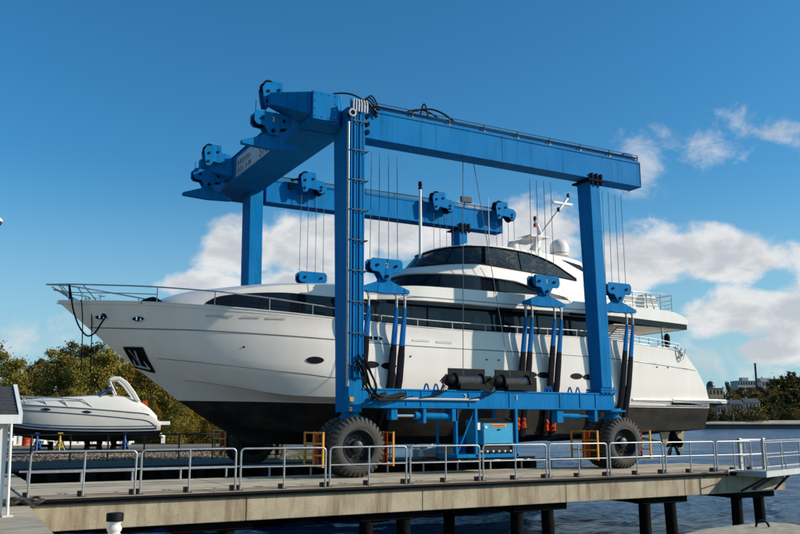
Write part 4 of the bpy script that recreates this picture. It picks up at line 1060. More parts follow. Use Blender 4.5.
# wrapped deck chairs roped to the aft rail
for cx, lab in ((28.7, 'white covered deck chair tied up nearest the blue leg on the aft upper deck'), (30.2, 'white covered deck chair tied up nearest the stern end of the aft rail')):
    t = thing('wrapped_chair', (cx, YC - 2.1, 7.15), lab, 'deck chair', 'covered chairs on the aft deck')
    m = MB(); m.taper((cx - 0.55, cx + 0.5, YC - 2.45, YC - 1.7, 7.17), (cx - 0.42, cx + 0.42, YC - 2.3, YC - 1.85, 7.86)); c = obj('cover', m, mat('white cover cloth', (0.72, 0.70, 0.66), 0.8, var=0.2, scale=3, bump=0.5, bscale=5) if 'white cover cloth' not in bpy.data.materials else bpy.data.materials['white cover cloth'], t, bevel=0.07)
    m = MB()
    for dx in (-0.25, 0.1): m.tube([(cx + dx * 1.2, YC - 2.47, 7.17), (cx + dx, YC - 2.34, 7.5), (cx + dx, YC - 2.31, 7.89), (cx + dx, YC - 1.8, 7.89)], 0.018, 6)
    for z in (7.35, 7.62): m.tube([(cx - .56, YC - 2.42, z), (cx + .5, YC - 2.42, z)], 0.016, 6)
    obj('cord', m, TAN, t)
# rolled fender at the stern quarter with its line
m = MB(); m.lathe((30.75, YC - 2.75, 5.35), 'z', [(0.05, 0), (0.13, 0.06), (0.14, 0.5), (0.1, 0.6), (0.03, 0.66)], 14); t = single('fender', m, NAVY, 'dark cylindrical fender standing on the stern quarter beside the rail', 'fender', loc=(30.75, YC - 2.75, 5.35), smooth=40)
m = MB(); m.tube([(30.85, YC - 3.0, 5.35)] + [(31.0 + 0.28 * math.sin(PI * i / 10) , YC - 3.18, 5.2 - 0.06 * i + 0.02 * i) for i in range(11)] + [(31.3, YC - 3.1, 5.3)], 0.025, 6)
m.tube([(30.9, YC - 3.1, 5.35)] + [(30.9 + 0.55 * i / 10, YC - 3.2, 5.25 - 0.55 * math.sin(PI * i / 10)) for i in range(11)], 0.022, 6)
single('stern_rope', m, STEEL, 'pale rope looped over the stern quarter below the dark fender', 'rope', loc=(30.9, YC - 3.1, 5.3), smooth=60)

# ------------------------------------------------------------------ slings
SB = 'padded lifting slings under the yacht'
def sling(x, label, wide=0.17, orange=True):
    t = thing('lifting_sling', (x, HY, HZ), label, 'sling', SB)
    m = MB(); m.box(x - 0.045, x + 0.045, HY - 0.05, HY + 0.05, HZ - 0.22, HZ - 0.01); m.box(x - 0.11, x + 0.11, HY - 0.07, HY + 0.07, HZ - 0.06, HZ - 0.02); m.tube([(x, HY, HZ - 0.2), (x, HY, HZ - 0.62)], [0.05, 0.04], 8); obj('shackle', m, STEEL, t, bevel=0.01)
    yk, zk = hull_at(4, x); yl, zl = hull_at(5, x)
    A = Vector((x, HY, HZ - 0.55)); ys, zs = hull_at(2, x)
    P = [A, Vector((x, HY + 0.16, 5.2)), Vector((x, ys - 0.13, zs)), Vector((x, yk - 0.08, zk)), Vector((x, yl - 0.10, zl - 0.02)), Vector((x, (yl + YC) / 2, zl - 0.28)), Vector((x, YC, zl - 0.36))]
    def belt(P, w, th, half=True):
        m = MB(); rows = []
        for i, p in enumerate(P):
            d = (P[min(i + 1, len(P) - 1)] - P[max(i - 1, 0)]).normalized(); n = Vector((0, -d.z, d.y)).normalized()
            ww = w[i] if isinstance(w, list) else w
            rows.append([p + Vector((ww * sx, 0, 0)) + n * th * sn for sx, sn in ((-1, -.6), (-.6, -1), (.6, -1), (1, -.6), (1, .6), (.6, 1), (-.6, 1), (-1, .6))])
        m.loft(rows, close=True); m.face([m.v(p) for p in rows[0]]); m.face([m.v(p) for p in rows[-1]])
        return m
    zsplit = 4.95 + 0.25 * math.sin(x * 3.1)
    f = (A.z - zsplit) / (A.z - P[1].z) if zsplit > P[1].z else 1.0
    S = A.lerp(P[1], min(1, f)) if f < 1 else P[1].lerp(P[2], (P[1].z - zsplit) / (P[1].z - P[2].z))
    obj('upper_sleeve', belt([A, A.lerp(S, 0.5), S], [0.055, 0.1, 0.115], 0.05), BLUEROPE, t, smooth=50)
    dense = [S]; rest = [p for p in P[1:] if p.z < S.z - .05]
    prev = S
    for p in rest:
        for k in range(1, 4): dense.append(prev.lerp(p, k / 3))
        prev = p
    obj('padded_sleeve', belt(dense, [0.115] + [wide * 0.82] * (len(dense) - 1), 0.055), NAVY, t, smooth=50)
    full = [Vector((p.x, 2 * YC - p.y, p.z)) for p in P[::-1]]
    obj('far_sleeve', belt(full, wide * .8, 0.05), NAVY, t, smooth=50)
    if orange:
        rs_ = random.Random(int(x * 100)); zt_o = zl + rs_.uniform(0.55, 0.75); zb_o = zl + rs_.uniform(0.1, 0.25)
        m = MB(); m.tube([(x + rs_.uniform(-.02, .02), yl - 0.16 - 0.04 * (k % 2), zt_o + (zb_o - zt_o) * k / 5) for k in range(6)], [wide * rs_.uniform(.7, .85) for k in range(6)], 8); obj('orange_sleeve', m, REDOR, t, smooth=40)
names = {0: 'under the hook beam marked 2', 1: 'amidships under the middle hook beam', 2: 'nearest the yacht stern'}
for k, cx in enumerate(HX):
    for j, dx in enumerate((-0.98, -0.64, 0.56, 0.92)):
        lab = ['bow-most', 'second from the bow', 'third from the bow', 'stern-most'][j] + ' of the four padded slings ' + names[k]
        sling(cx + dx, lab, orange=k > 0)

# ------------------------------------------------------------------ water
def water():
    m, nt, b = new_mat('harbour water'); N, L = nt.nodes, nt.links
    b.inputs['Base Color'].default_value = (0.02, 0.06, 0.125, 1); b.inputs['Roughness'].default_value = 0.08; b.inputs['IOR'].default_value = 1.33
    g = N.new('ShaderNodeNewGeometry')
    def nz(sc, st, det, rot=0.4):
        mp = N.new('ShaderNodeMapping'); mp.inputs['Scale'].default_value = st; mp.inputs['Rotation'].default_value = (0, 0, rot)
        L.new(g.outputs['Position'], mp.inputs[0])
        n = N.new('ShaderNodeTexNoise'); n.inputs['Scale'].default_value = sc; n.inputs['Detail'].default_value = det; n.inputs['Roughness'].default_value = 0.55; n.inputs['Distortion'].default_value = 0.4
        L.new(mp.outputs[0], n.inputs['Vector']); return n.outputs['Fac']
    a = nz(3.0, (0.5, 1.0, 1), 6, 0.5); c = nz(0.16, (0.35, 1.0, 1), 5, -0.3)
    ad = N.new('ShaderNodeMath'); ad.operation = 'MULTIPLY_ADD'; ad.inputs[1].default_value = 8.0
    L.new(c, ad.inputs[0]); L.new(a, ad.inputs[2])
    bp = N.new('ShaderNodeBump'); bp.inputs['Strength'].default_value = 1.0; bp.inputs['Distance'].default_value = 0.35
    L.new(ad.outputs[0], bp.inputs['Height']); L.new(bp.outputs[0], b.inputs['Normal'])
    cr_ = N.new('ShaderNodeMapRange'); cr_.inputs[1].default_value = 0.35; cr_.inputs[2].default_value = 0.65; cr_.inputs[3].default_value = 0.16; cr_.inputs[4].default_value = 0.34
    L.new(c, cr_.inputs[0]); L.new(cr_.outputs[0], b.inputs['Roughness'])
    return m
WATER = water()
ZW = -2.4
from mathutils import noise as mnoise
def wave_z(x, y, fade):
    r_ = 0.0; cx, sx = math.cos(0.6), math.sin(0.6); u, v = x * cx + y * sx, -x * sx + y * cx
    for k, (f, am) in enumerate(((0.28, .10), (0.62, .085), (1.3, .055), (2.3, .028))):
        n = mnoise.noise(Vector((u * f * 0.55 + 7 * k, v * f + 3 * k, 1.7 * k))); r_ += am * (1 - 2.2 * abs(n)) if k < 3 else am * n
    return ZW + (r_ - 0.1) * fade
def wave_patch(m, x0, x1, y0, y1, st):
    nx, ny = int((x1 - x0) / st), int((y1 - y0) / st); G = []
    for j in range(ny + 1):
        y = y0 + (y1 - y0) * j / ny; row = []
        for i in range(nx + 1):
            x = x0 + (x1 - x0) * i / nx; e = min(i, j, nx - i, ny - j) / 6; row.append(m.v((x, y, wave_z(x, y, min(1, e)))))
        G.append(row)
    for j in range(ny):
        for i in range(nx): m.face([G[j][i], G[j][i + 1], G[j + 1][i + 1], G[j + 1][i]])
m = MB(); wave_patch(m, -2, 74, 22, 90, 0.24)
X0, X1, Y0, Y1 = -2, 74, 22, 90
for q in (((-3000, -200), (X0, Y0), (X0, Y1), (-3000, 5000)), ((-3000, -200), (5000, -200), (X1, Y0), (X0, Y0)), ((5000, -200), (5000, 5000), (X1, Y1), (X1, Y0)), ((-3000, 5000), (X0, Y1), (X1, Y1), (5000, 5000))): m.face([m.v((a, b_, ZW)) for a, b_ in q])
w = obj('water', m, WATER, smooth=180); tag(w, 'dark blue rippled harbour water', 'water', kind='structure')

# ------------------------------------------------------------------ near pier
pier = thing('concrete_pier', (16, 25.5, 0), 'long concrete pier on dark piles carrying the near wheels of the hoist', 'pier')
PX0, PX1 = 2.3, 30.4
m = MB()
for x in np.arange(PX0, PX1 - 1, 5.62): m.next(); m.box(float(x), min(PX1, float(x) + 5.605), 23.95, 28.25, -0.30, 0.0)
each('deck_slab', m, DECKC, pier, bevel=0.02)
m = MB()
for x in np.arange(PX0 + 0.01, PX1 - 0.5, 4.6): m.next(); m.box(float(x), min(PX1, float(x) + 4.585), 22.72, 23.94, -0.12, -0.012)
each('walkway_slab', m, KERBC, pier, bevel=0.012)
m = MB(); m.box(PX0, PX1, 22.66, 22.72, -0.17, -0.03); obj('edge_strip', m, BLACK, pier); m = MB(); m.tube([(PX0 + i * 0.7, 22.62, -0.07 - 0.006 * math.sin(i * 1.1)) for i in range(41)], 0.025, 6); obj('edge_cable', m, BLACK, pier)
m = MB()
for x in np.arange(PX0, PX1 - 1, 5.52): m.next(); m.box(float(x), min(PX1, float(x) + 5.505), 22.74, 23.4, -0.80, -0.121)
each('edge_beam', m, CONC, pier, bevel=0.02)
m = MB(); m.box(PX0, PX1, 27.6, 28.2, -0.80, -0.301); obj('edge_beam', m, CONC, pier)
for gx in (6.2, 11.7, 17.2, 22.85, 27.65):
    m = MB(); m.box(gx - 0.3, gx + 1.9, 23.0, 23.5, -1.05, -0.805); m.box(gx - 0.2, gx + 0.4, 23.5, 28.0, -1.05, -0.805); cap = obj('pile_cap', m, PILE, pier, bevel=0.02)
    for (px, py, dx) in ((gx, 23.25, 0.0), (gx + 1.25, 23.25, 0.18), (gx, 27.4, 0.0))[:3 if 15 < gx < 20 else 2]:
        m = MB(); m.tube([(px, py, -1.05), (px + dx, py, -4.5)], 0.21, 14); obj('pile', m, PILE, pier, smooth=50)
for gx in (25.9,):
    pass

RUSTY = mat('rusty bracket', (0.022, 0.02, 0.018), 0.8, col2=(0.07, 0.035, 0.018), scale=9)
# railing panels on the pier's near edge
def rail_panel(x, label, L=2.52, y=22.86, h=1.1, first=False):
    t = thing('railing_panel', (x, y, 0), label, 'railing', 'railing panels along the near pier edge'); rq = random.Random(int(x * 10))
    m = MB(); r = 0.1
    pts = [(x, y, 0)] + [(x, y, h - r)] + [(x + r * (1 - math.cos(a)), y, h - r + r * math.sin(a)) for a in (PI / 6, PI / 3, PI / 2)] + [(x + L - r + r * math.sin(a), y, h - r + r * math.cos(a)) for a in (0, PI / 6, PI / 3, PI / 2)] + [(x + L, y, 0)]
    m.tube(pts, 0.027, 10); obj('frame', m, STEEL, t, smooth=60)
    m = MB(); m.tube([(x + L / 2, y, 0), (x + L / 2, y, h)], 0.025, 10); obj('post', m, STEEL, t, smooth=60)
    m = MB(); m.tube([(x, y, 0.6), (x + L, y, 0.6)], 0.019, 8); obj('mid_rail', m, STEEL, t, smooth=60)
    m = MB()
    for q in (x, x + L / 2, x + L): m.next(); m.box(q - 0.11, q + 0.02, y + 0.05, y + 0.17, -0.012, 0.13); m.box(q - 0.07, q + 0.07, y - 0.07, y + 0.05, -0.011, 0.012)
    each('base_bracket', m, RUSTY, t)
    t.rotation_euler = (R(rq.uniform(-.9, .9)), R(rq.uniform(-.25, .25)), R(rq.uniform(-.25, .25)))
RL = ['railing panel at the pier start beside the small shed and chain', 'railing panel in front of the motorboat stern and the gravel', 'railing panel between the motorboat stern and the bow-end near wheel', 'railing panel in front of the bow-end near wheel',
      'railing panel between the bow-end near wheel and the engine cabinet', 'railing panel in front of the blue engine cabinet', 'railing panel between the engine cabinet and the stern-end near wheel', 'railing panel in front of the stern-end near wheel',
      'railing panel in front of the yacht propellers', 'short last railing panel at the pier head beside the gangway']
for i in range(10): rail_panel(2.348 + i * 2.659, RL[i], L=2.52 if i < 9 else 1.9)
# low guard rail on the pier's inner edge
gr = thing('low_guard_rail', (16, 28.15, 0), 'low single-tube guard rail along the inner edge of the near pier', 'guard rail')
m = MB(); m.tube([(2.6, 28.1, 0.36), (29.0, 28.1, 0.36)], 0.03, 8); obj('rail', m, STEEL, gr, smooth=60)
for i in range(18):
    x = 2.85 + i * 1.52; m = MB(); m.tube([(x, 28.1, 0), (x, 28.1, 0.36)], 0.035, 8); obj('post', m, STEEL, gr, smooth=60)
# platform and gangway at the pier head
gw = thing('gangway', (28.5, 22.0, 0), 'white steel gangway with handrails leaving the pier head', 'gangway')
gx0 = 27.0
ALUG = mat('dull aluminium paint', (0.5, 0.49, 0.46), 0.6, var=0.2, scale=4)
ga = R(17); gd = Vector((math.cos(ga), math.sin(ga), 0)); gn = Vector((-gd.y, gd.x, 0))
A = Vector((27.02, 21.3, 0)); 
m = MB()
def obox(m, p, dx, dy, dz, x0, x1, y0, y1, z0, z1):
    m.hexa([p + dx * a + dy * b + dz * c for c in (z0, z1) for a, b in ((x0, y0), (x1, y0), (x1, y1), (x0, y1))])
ZV = Vector((0, 0, 1))
obox(m, A, gd, gn, ZV, 0, 14, 0, 0.1, -0.16, 0.05); obox(m, A, gd, gn, ZV, 0, 14, 1.4, 1.5, -0.16, 0.05)
m.hexa([Vector(p) for p in ((27.02, 21.3, -0.16), (27.1, 21.3, -0.16), (27.1, 22.64, -0.16), (27.02, 22.64, -0.16), (27.02, 21.3, 0.05), (27.1, 21.3, 0.05), (27.1, 22.64, 0.05), (27.02, 22.64, 0.05))])
obj('side_beam', m, ALUG, gw)
m = MB(); obox(m, A, gd, gn, ZV, 0.1, 14, 0.1, 1.4, -0.02, 0.02); m.hexa([Vector((27.1, 21.42, z)) if i == 0 else p for z in (-0.03, 0.015) for i, p in enumerate([Vector((27.1, 21.42, z)), Vector((30.3, 22.4, z)), Vector((30.3, 22.65, z)), Vector((27.1, 22.65, z))])])
obj('walkway', m, ALU if 'ALU' in globals() else STEEL, gw)
def gpost(m, d, n, h=1.08, r=0.026): 
    p = A + gd * d + gn * n; m.tube([p + ZV * -0.1, p + ZV * h], r, 8)
m = MB()
for n in (0.05, 1.45):
    st = 0.18 if n < 1 else 1.2
    for f in (0.55, 1.08): m.tube([A + gd * st + gn * n + ZV * f, A + gd * 14 + gn * n + ZV * f], 0.022, 8)
    for d in (st, 1.7, 3.6, 5.5): gpost(m, d, n)
    for d in (1.7, 3.6): m.tube([A + gd * d + gn * n + ZV * 1.08, A + gd * (d + 0.45) + gn * n + ZV * 0.05], 0.022, 6)
obj('handrail', m, STEEL, gw, smooth=60)
m = MB(); m.beam((27.3, 22.7, -0.75), (27.35, 21.5, -0.16), 0.07, 0.07); m.beam((29.2, 22.7, -0.75), (29.2, 22.0, -0.16), 0.07, 0.07); m.beam((28.0, 22.7, -0.7), (28.9, 22.3, -0.16), 0.08, 0.08); obj('bracket', m, FENCEM, gw)
for i, (x, y, lab) in enumerate(((27.75, 23.0, 'thick square gate post on the near corner of the pier head'), (29.1, 23.0, 'thick square gate post beside the start of the gangway'))):
    m = MB(); m.box(x - 0.07, x + 0.07, y - 0.06, y + 0.06, 0, 1.2); single('gate_post', m, STEEL, lab, 'post', 'gate posts at the pier head', loc=(x, y, 0), bevel=0.01)
m = MB(); m.tube([(27.75, 23.0, 1.15), (29.1, 23.0, 1.15)], 0.02, 6); m.tube([(27.75, 23.0, 0.6), (29.1, 23.0, 0.6)], 0.014, 6); single('gate_chain', m, STEEL, 'thin bar strung between the two gate posts at the pier head', 'gate bar', loc=(28.4, 23, 1.15))

# ------------------------------------------------------------------ far pier with sheet-pile wall
fp = thing('far_pier', (14, 37, 0), 'far pier with dark ribbed sheet pile wall carrying the far wheels', 'pier')
FX1 = 27.2
m = MB(); m.box(-40, FX1, 35.3, 40.6, -0.4, -0.004); obj('deck', m, ASPH, fp)
m = MB(); pts = []
x = 3.0
prof = []
while x < FX1:
    prof += [(x, 35.26), (x + 0.35, 35.26), (x + 0.45, 35.0), (x + 0.8, 35.0)]; x += 0.9
m.loft([[(a, b, -0.02) for a, b in prof], [(a, b, -3.5) for a, b in prof]]); m.loft([[(a, 35.3, -0.02) for a, b in prof], [(a, b, -0.02) for a, b in prof]])
obj('sheet_pile_wall', m, PILE, fp)
m = MB()
for i in range(17): m.next(); m.box(4.2 + i * 1.4, 4.55 + i * 1.4, 34.75, 34.99, -1.6, -0.06)
each('fender_strip', m, BLACK, fp, bevel=0.02)
m = MB(); m.box(3.0, FX1, 35.1, 35.35, 0.0, 0.14); obj('kerb', m, FENCEM, fp, bevel=0.01)
m = MB(); m.box(24.6, 25.6, 35.4, 36.0, 0, 0.01)
m.bm.free()
# concrete block with a post on the far pier head
cb = thing('concrete_block', (24.8, 41.2, 0), 'concrete mooring block with a pale post standing beside the far pier', 'mooring block')
m = MB(); m.box(24.0, 25.6, 40.7, 42.0, -1.0, 0.35); m.box(24.3, 25.2, 40.9, 41.7, 0.35, 0.5); obj('block', m, CONCB, cb, bevel=0.04)
m = MB(); m.tube([(24.8, 41.3, 0.5), (24.8, 41.3, 1.9)], 0.09, 10); obj('post', m, WHITE, cb, smooth=50)
# pale upturned dinghy under the hull
dg = thing('upturned_dinghy', (22.2, 37.6, 0), 'pale upturned dinghy lying on the far pier behind the engine cabinet', 'dinghy')
m = MB(); rows = []
for i in range(13):
    f = i / 12; w_ = 0.7 * math.sin(PI * (0.12 + 0.80 * f))**0.6 * (1 if f > 0.3 else 0.55 + 0.45 * f / 0.3); rows.append([(20.9 + 2.7 * f, 35.75 + w_ * math.cos(a) * 1.0 , 0.22 + 0.5 * max(0, math.sin(a))**0.55 * min(1, 0.6 + f)) for a in [PI * j / 10 for j in range(11)]])
m.loft(rows); m.face([m.v(p) for p in rows[0]]); m.face([m.v(p) for p in rows[-1]]); 
obj('hull', m, WHITE, dg, smooth=50)
m = MB(); m.box(21.3, 21.5, 35.1, 36.4, 0, 0.22); m.box(22.9, 23.1, 35.1, 36.4, 0, 0.22); obj('trestle', m, FENCEM, dg)
dg.location = (22.2, 35.75, 0)
for ch in dg.children: ch.location = (0, 0, 0)
bpy.context.view_layer.update()
for ch in dg.children: ch.data.transform(Matrix.Translation((0, 37.6 - 35.75, 0)))

# ------------------------------------------------------------------ ground, left land
def sheet(name, pts, z, m_, kind='structure', label=None):
    m = MB(); m.face([m.v((x, y, z)) for x, y in pts]); return tag(obj(name, m, m_), label, name.replace('_', ' '), kind=kind)
m = MB(); m.prism([(-30, -8), (1.2, -8), (1.95, 12), (2.26, 22.6), (2.26, 28.5), (3.0, 28.5), (3.0, 35.2), (-30, 35.2)], 'z', -3, -0.03)
tag(obj('quay_pavement', m, QUAYC), 'worn concrete quay apron in the foreground by the shed', 'pavement', kind='structure')
GRASS = mat('rough grass', (0.10, 0.085, 0.025), 0.9, col2=(0.05, 0.055, 0.015), scale=0.5, bump=0.4, bscale=8)
SHORE = [(-60, 40.6), (13.5, 40.6), (20, 46), (25, 60), (30, 80), (40, 110), (40, 170), (-60, 170)]
m = MB(); m.prism(SHORE, 'z', -3, -0.02); tag(obj('shore_ground', m, GRASS), 'rough grassy shore ground behind the far pier', 'ground', kind='structure')
# gravel strip: bed plus loose stones
GRAV = mat('brown gravel', (0.26, 0.18, 0.125), 0.95, col2=(0.12, 0.085, 0.06), scale=2.2, bump=0.8, bscale=6, detail=8)
sheet('gravel_bed', [(-30, 43.6), (17.2, 43.6), (20.5, 50), (22.2, 56), (-30, 56)], -0.012, GRAV, label='brown gravel strip behind the far pier')
m = MB(); rg = random.Random(5)
for i in range(7500):
    x = rg.uniform(-2, 21); y = rg.uniform(43.8, 55.8)
    if x > 17.2 + (y - 43.6) * 0.4: continue
    r_ = rg.uniform(0.03, 0.095); z = -0.012 + r_ * 0.3
    P = [Vector((x + r_ * rg.uniform(.7, 1.2) * math.cos(a), y + r_ * rg.uniform(.7, 1.2) * math.sin(a), z + rg.uniform(-.2, .2) * r_)) for a in (0, 1.25, 2.5, 3.75, 5.0)]
    V = [m.v(p) for p in P]; t_ = m.v((x, y, z + r_ * rg.uniform(.6, 1.0)))
    for k in range(5): m.face([V[k], V[(k + 1) % 5], t_])
STONE = leaf_mat('loose stones', (0.10, 0.07, 0.05), (0.28, 0.20, 0.14), (0.45, 0.36, 0.28), 1.5)
tag(obj('gravel', m, STONE), 'loose brown and pale stones of the gravel strip', 'gravel', kind='stuff')
sheet('road', [(-60, 57), (26.0, 57), (28.5, 66), (-60, 66)], -0.008, ROADM, label='grey road in front of the motorboat')
sheet('yard', [(-60, 66.3), (24, 66.3), (24, 75), (-60, 75)], -0.006, mat('yard gravel', (0.20, 0.17, 0.13), 0.95, var=0.4, scale=0.8), label='yard ground beneath the motorboat')
# dark fence
fn = thing('pipe_fence', (6, 43, 0), 'dark two-rail pipe fence running behind the far pier', 'fence')
for z in (0.42, 1.24):
    m = MB(); m.tube([(-6, 43, z), (26.6, 43, z)], 0.035, 8); obj('rail', m, FENCEM, fn, smooth=60)
for i in range(20):
    m = MB(); m.tube([(-5.8 + 1.7 * i, 43, -0.5 if i > 12 else 0), (-5.8 + 1.7 * i, 43, 1.24)], 0.04, 8); obj('post', m, FENCEM, fn, smooth=60)

# ------------------------------------------------------------------ small motorboat on stands
BW = mat('ivory gelcoat', (0.74, 0.70, 0.62), 0.3, var=0.06, scale=1, coat=0.3)
STRIPE = mat('dark blue stripe', (0.02, 0.035, 0.10), 0.4)
mbt = thing('sport_cruiser', (9.6, 62.0, 0), 'small white sports cruiser with radar arch propped up on yard stands', 'motorboat', rz=R(-9))
BL = 10.6
def q(px, py): return None
ms = [  # bow at x=-5.6 ... stern 4.6 : (x, half breadth sheer, z sheer, chine half breadth, z chine, z keel)
    (-5.9, 0.02, 3.62, 0.02, 3.05, 2.9), (-5.3, 0.55, 3.6, 0.22, 2.6, 2.25), (-4.4, 1.05, 3.57, 0.6, 2.2, 1.7), (-3.2, 1.42, 3.52, 1.05, 1.98, 1.36), (-1.5, 1.66, 3.42, 1.42, 1.86, 1.15),
    (0.8, 1.72, 3.26, 1.55, 1.80, 1.08), (2.8, 1.68, 3.08, 1.53, 1.80, 1.10), (4.0, 1.6, 2.9, 1.5, 1.82, 1.15), (4.75, 1.5, 2.3, 1.45, 1.85, 1.2)]
def msi(x, k): return smooth_interp([(r[0], r[k]) for r in ms], x)
m = MB(); NB = 44
for sd in (1, -1):
    rows = []
    for i in range(NB + 1):
        x = -5.9 + 10.65 * i / NB; ws, zs, wc, zc, zk = (msi(x, k) for k in range(1, 6)); r = []
        for j in range(9):
            f = j / 8; r.append((x - (0.35 * f * max(0, (-3 - x) / 3) * -1 if x < -3 else 0), -sd * (ws + (wc - ws) * f + 0.05 * math.sin(PI * f)), zs + (zc - zs) * f))
        for j in range(1, 5): f = j / 4; r.append((r[8][0], -sd * wc * (1 - f), zc + (zk - zc) * f))
        rows.append(r)
    V = m.loft(rows); m.face([v for v in V[-1]])
    dk = []
    for i in range(NB + 1):
        x = -5.9 + 10.65 * i / NB; ws, zs = msi(x, 1), msi(x, 2); dk.append([(x, -sd * ws, zs), (x, -sd * ws * .5, zs + 0.12), (x, 0, zs + 0.16)])
    m.loft(dk)
for f in m.bm.faces:
    zt_ = max(v.co.z for v in f.verts); f.material_index = 1 if zt_ < 1.98 + 0.0 else 0
for f in m.bm.faces:
    zc_ = sum(v.co.z for v in f.verts) / len(f.verts); xc_ = sum(v.co.x for v in f.verts) / len(f.verts)
    f.material_index = 1 if zc_ < msi(xc_, 4) + 0.10 * (0 if xc_ > -5 else 1) else 0
bh = obj('hull', m, [BW, ANTIFOUL], mbt, smooth=35, weld=True, local=True)
def side_line(z_f, out, x0, x1, n=50):
    pts = []
    for i in range(n + 1):
        x = x0 + (x1 - x0) * i / n; ws, zs, wc, zc = (msi(x, k) for k in (1, 2, 3, 4)); z = z_f(x); f = (zs - z) / (zs - zc); pts.append((x, ws + (wc - ws) * f + 0.05 * math.sin(PI * min(1, max(0, f))) + out, z))
    return pts
m = MB()
for s in (1, -1):
    for zf, r_ in ((lambda x: msi(x, 2) - 0.36 - 0.012 * (x + 5), 0.035), (lambda x: msi(x, 4) + 0.14, 0.06), (lambda x: msi(x, 4) + 0.32, 0.028)):
        P = side_line(zf, 0.0, -5.2, 4.5); m.tube([(x, s * y, z) for x, y, z in P], r_, 6)
obj('stripe', m, STRIPE, bh, smooth=60, local=True)
m = MB()
for s in (1, -1):
    P = side_line(lambda x: msi(x, 2) - 0.02, 0.01, -5.5, 4.0); m.tube([(x, s * y, z) for x, y, z in P], 0.04, 6)
obj('rubbing_strake', m, GREYLINE, bh, smooth=60, local=True)
for x in (-2.2, 0.2, ):
    m = MB(); P = side_line(lambda x_: msi(x_, 2) - 0.24, 0.02, x - 0.32, x + 0.32, 8)
    m.face([m.v((a, -b, c + 0.09 * math.sin(PI * i / 8))) for i, (a, b, c) in enumerate(P)] + [m.v((a, -b, c - 0.09 * math.sin(PI * i / 8))) for i, (a, b, c) in list(enumerate(P))[::-1][1:-1]])
    obj('porthole', m, GLASS, bh, local=True)
# coachroof, cockpit coaming, windscreen, arch
m = MB(); rows = []
zt_ = [(-4.8, 3.66), (-3.5, 3.80), (-2.0, 3.93), (-0.5, 4.05), (1.0, 4.15), (2.2, 4.1), (3.2, 3.85), (3.8, 3.5), (4.3, 3.05), (4.6, 2.7)]
for i in range(31):
    x = -4.8 + 9.3 * i / 30; w_ = min(msi(x, 1) - 0.05, 0.25 + (x + 4.8) * 0.7); z0_ = msi(x, 2) - 0.05; z1_ = smooth_interp(zt_, x)
    rows.append([(x, w_, z0_), (x, w_ * 0.93, z0_ + (z1_ - z0_) * 0.7), (x, w_ * 0.78, z1_), (x, 0, z1_ + 0.1), (x, -w_ * 0.78, z1_), (x, -w_ * 0.93, z0_ + (z1_ - z0_) * 0.7), (x, -w_, z0_)])
m.loft(rows); m.face([m.v(p) for p in rows[-1]])
obj('coachroof', m, BW, mbt, smooth=35, local=True)
m = MB(); m.prism([(1.4, 4.2), (2.1, 4.9), (2.9, 4.75), (3.2, 4.1)], 'y', -1.2, 1.2); 
m = MB()
rows = []
for k in range(13):
    a = PI * k / 12; y = 1.25 * math.cos(a); xo = -0.55 * math.sin(a); rows.append([(1.0 + xo, y * 1.1, 4.1), (2.0 + xo * 0.8, y * 0.95, 4.78)])
m.loft(rows); sc_ = obj('windscreen', m, GLASS, mbt, smooth=50, local=True)
m = MB(); m.tube([r[1] for r in rows], 0.045, 6); m.tube([r[0] for r in rows], 0.04, 6)
for k in (1, 4, 8, 11): m.tube(rows[k], 0.035, 6)
obj('windscreen_frame', m, STEEL, sc_, smooth=60, local=True)
m = MB()
arch = [(1.05, 5.35), (1.45, 5.55), (2.3, 5.55), (2.9, 5.2), (3.7, 4.5), (4.15, 3.6), (3.35, 3.7), (3.15, 4.3), (2.55, 4.95), (2.2, 5.2), (1.75, 5.2), (1.3, 5.1)]
arch = [(1.35, 5.28), (1.7, 5.47), (2.1, 5.45), (2.55, 5.12), (3.05, 4.45), (3.45, 3.75), (3.05, 3.85), (2.78, 4.3), (2.35, 4.9), (2.0, 5.22), (1.75, 5.2), (1.5, 5.12)]
for s in (1, -1): m.prism(arch, 'y', s * 1.42 - 0.06, s * 1.42 + 0.06)
m.box(1.5, 2.1, -1.4, 1.4, 5.27, 5.45); m.beam((1.45, -1.42, 5.15), (1.9, -1.42, 4.2), 0.12, 0.16, (0, 1, 0)); m.beam((1.45, 1.42, 5.15), (1.9, 1.42, 4.2), 0.12, 0.16, (0, 1, 0))
obj('radar_arch', m, BW, mbt, bevel=0.06, local=True)
m = MB()
for s in (1, -1):
    P = [(x, s * (msi(x, 1) - 0.08), msi(x, 2) + 0.55 + 0.05 * (x < -4)) for x in [-5.7 + 0.4 * i for i in range(15)]]
    m.tube(P, 0.04, 6); m.tube([P[-1], (P[-1][0] + 0.6, P[-1][1], P[-1][2] - 0.5)], 0.025, 6)
    for x in (-5.5, -4.7, -3.6, -2.4, -1.2): y = s * (msi(x, 1) - 0.08); m.tube([(x + 0.25, y, msi(x, 2)), (x - 0.1, y, msi(x, 2) + 0.56)], 0.035, 6)
obj('bow_rail', m, STEEL, mbt, smooth=60, local=True)
m = MB()
for x in (-4.4, -3.3, -2.2):
    m.tube([(x, -0.9, 3.7), (x + .35, -0.9, 4.0), (x + 0.9, -0.9, 4.05)], 0.02, 6)
obj('grab_rail', m, STEEL, mbt, smooth=60, local=True)
m = MB(); m.prism([(4.6, -1.35), (5.35, -1.2), (5.35, 1.2), (4.6, 1.35)], 'z', 2.2, 2.45); obj('swim_platform', m, BW, mbt, bevel=0.04, local=True)
m = MB(); m.box(3.5, 3.9, -0.9, 0.5, 3.5, 3.85); obj('sun_cover', m, REDOR, mbt, bevel=0.08, local=True)
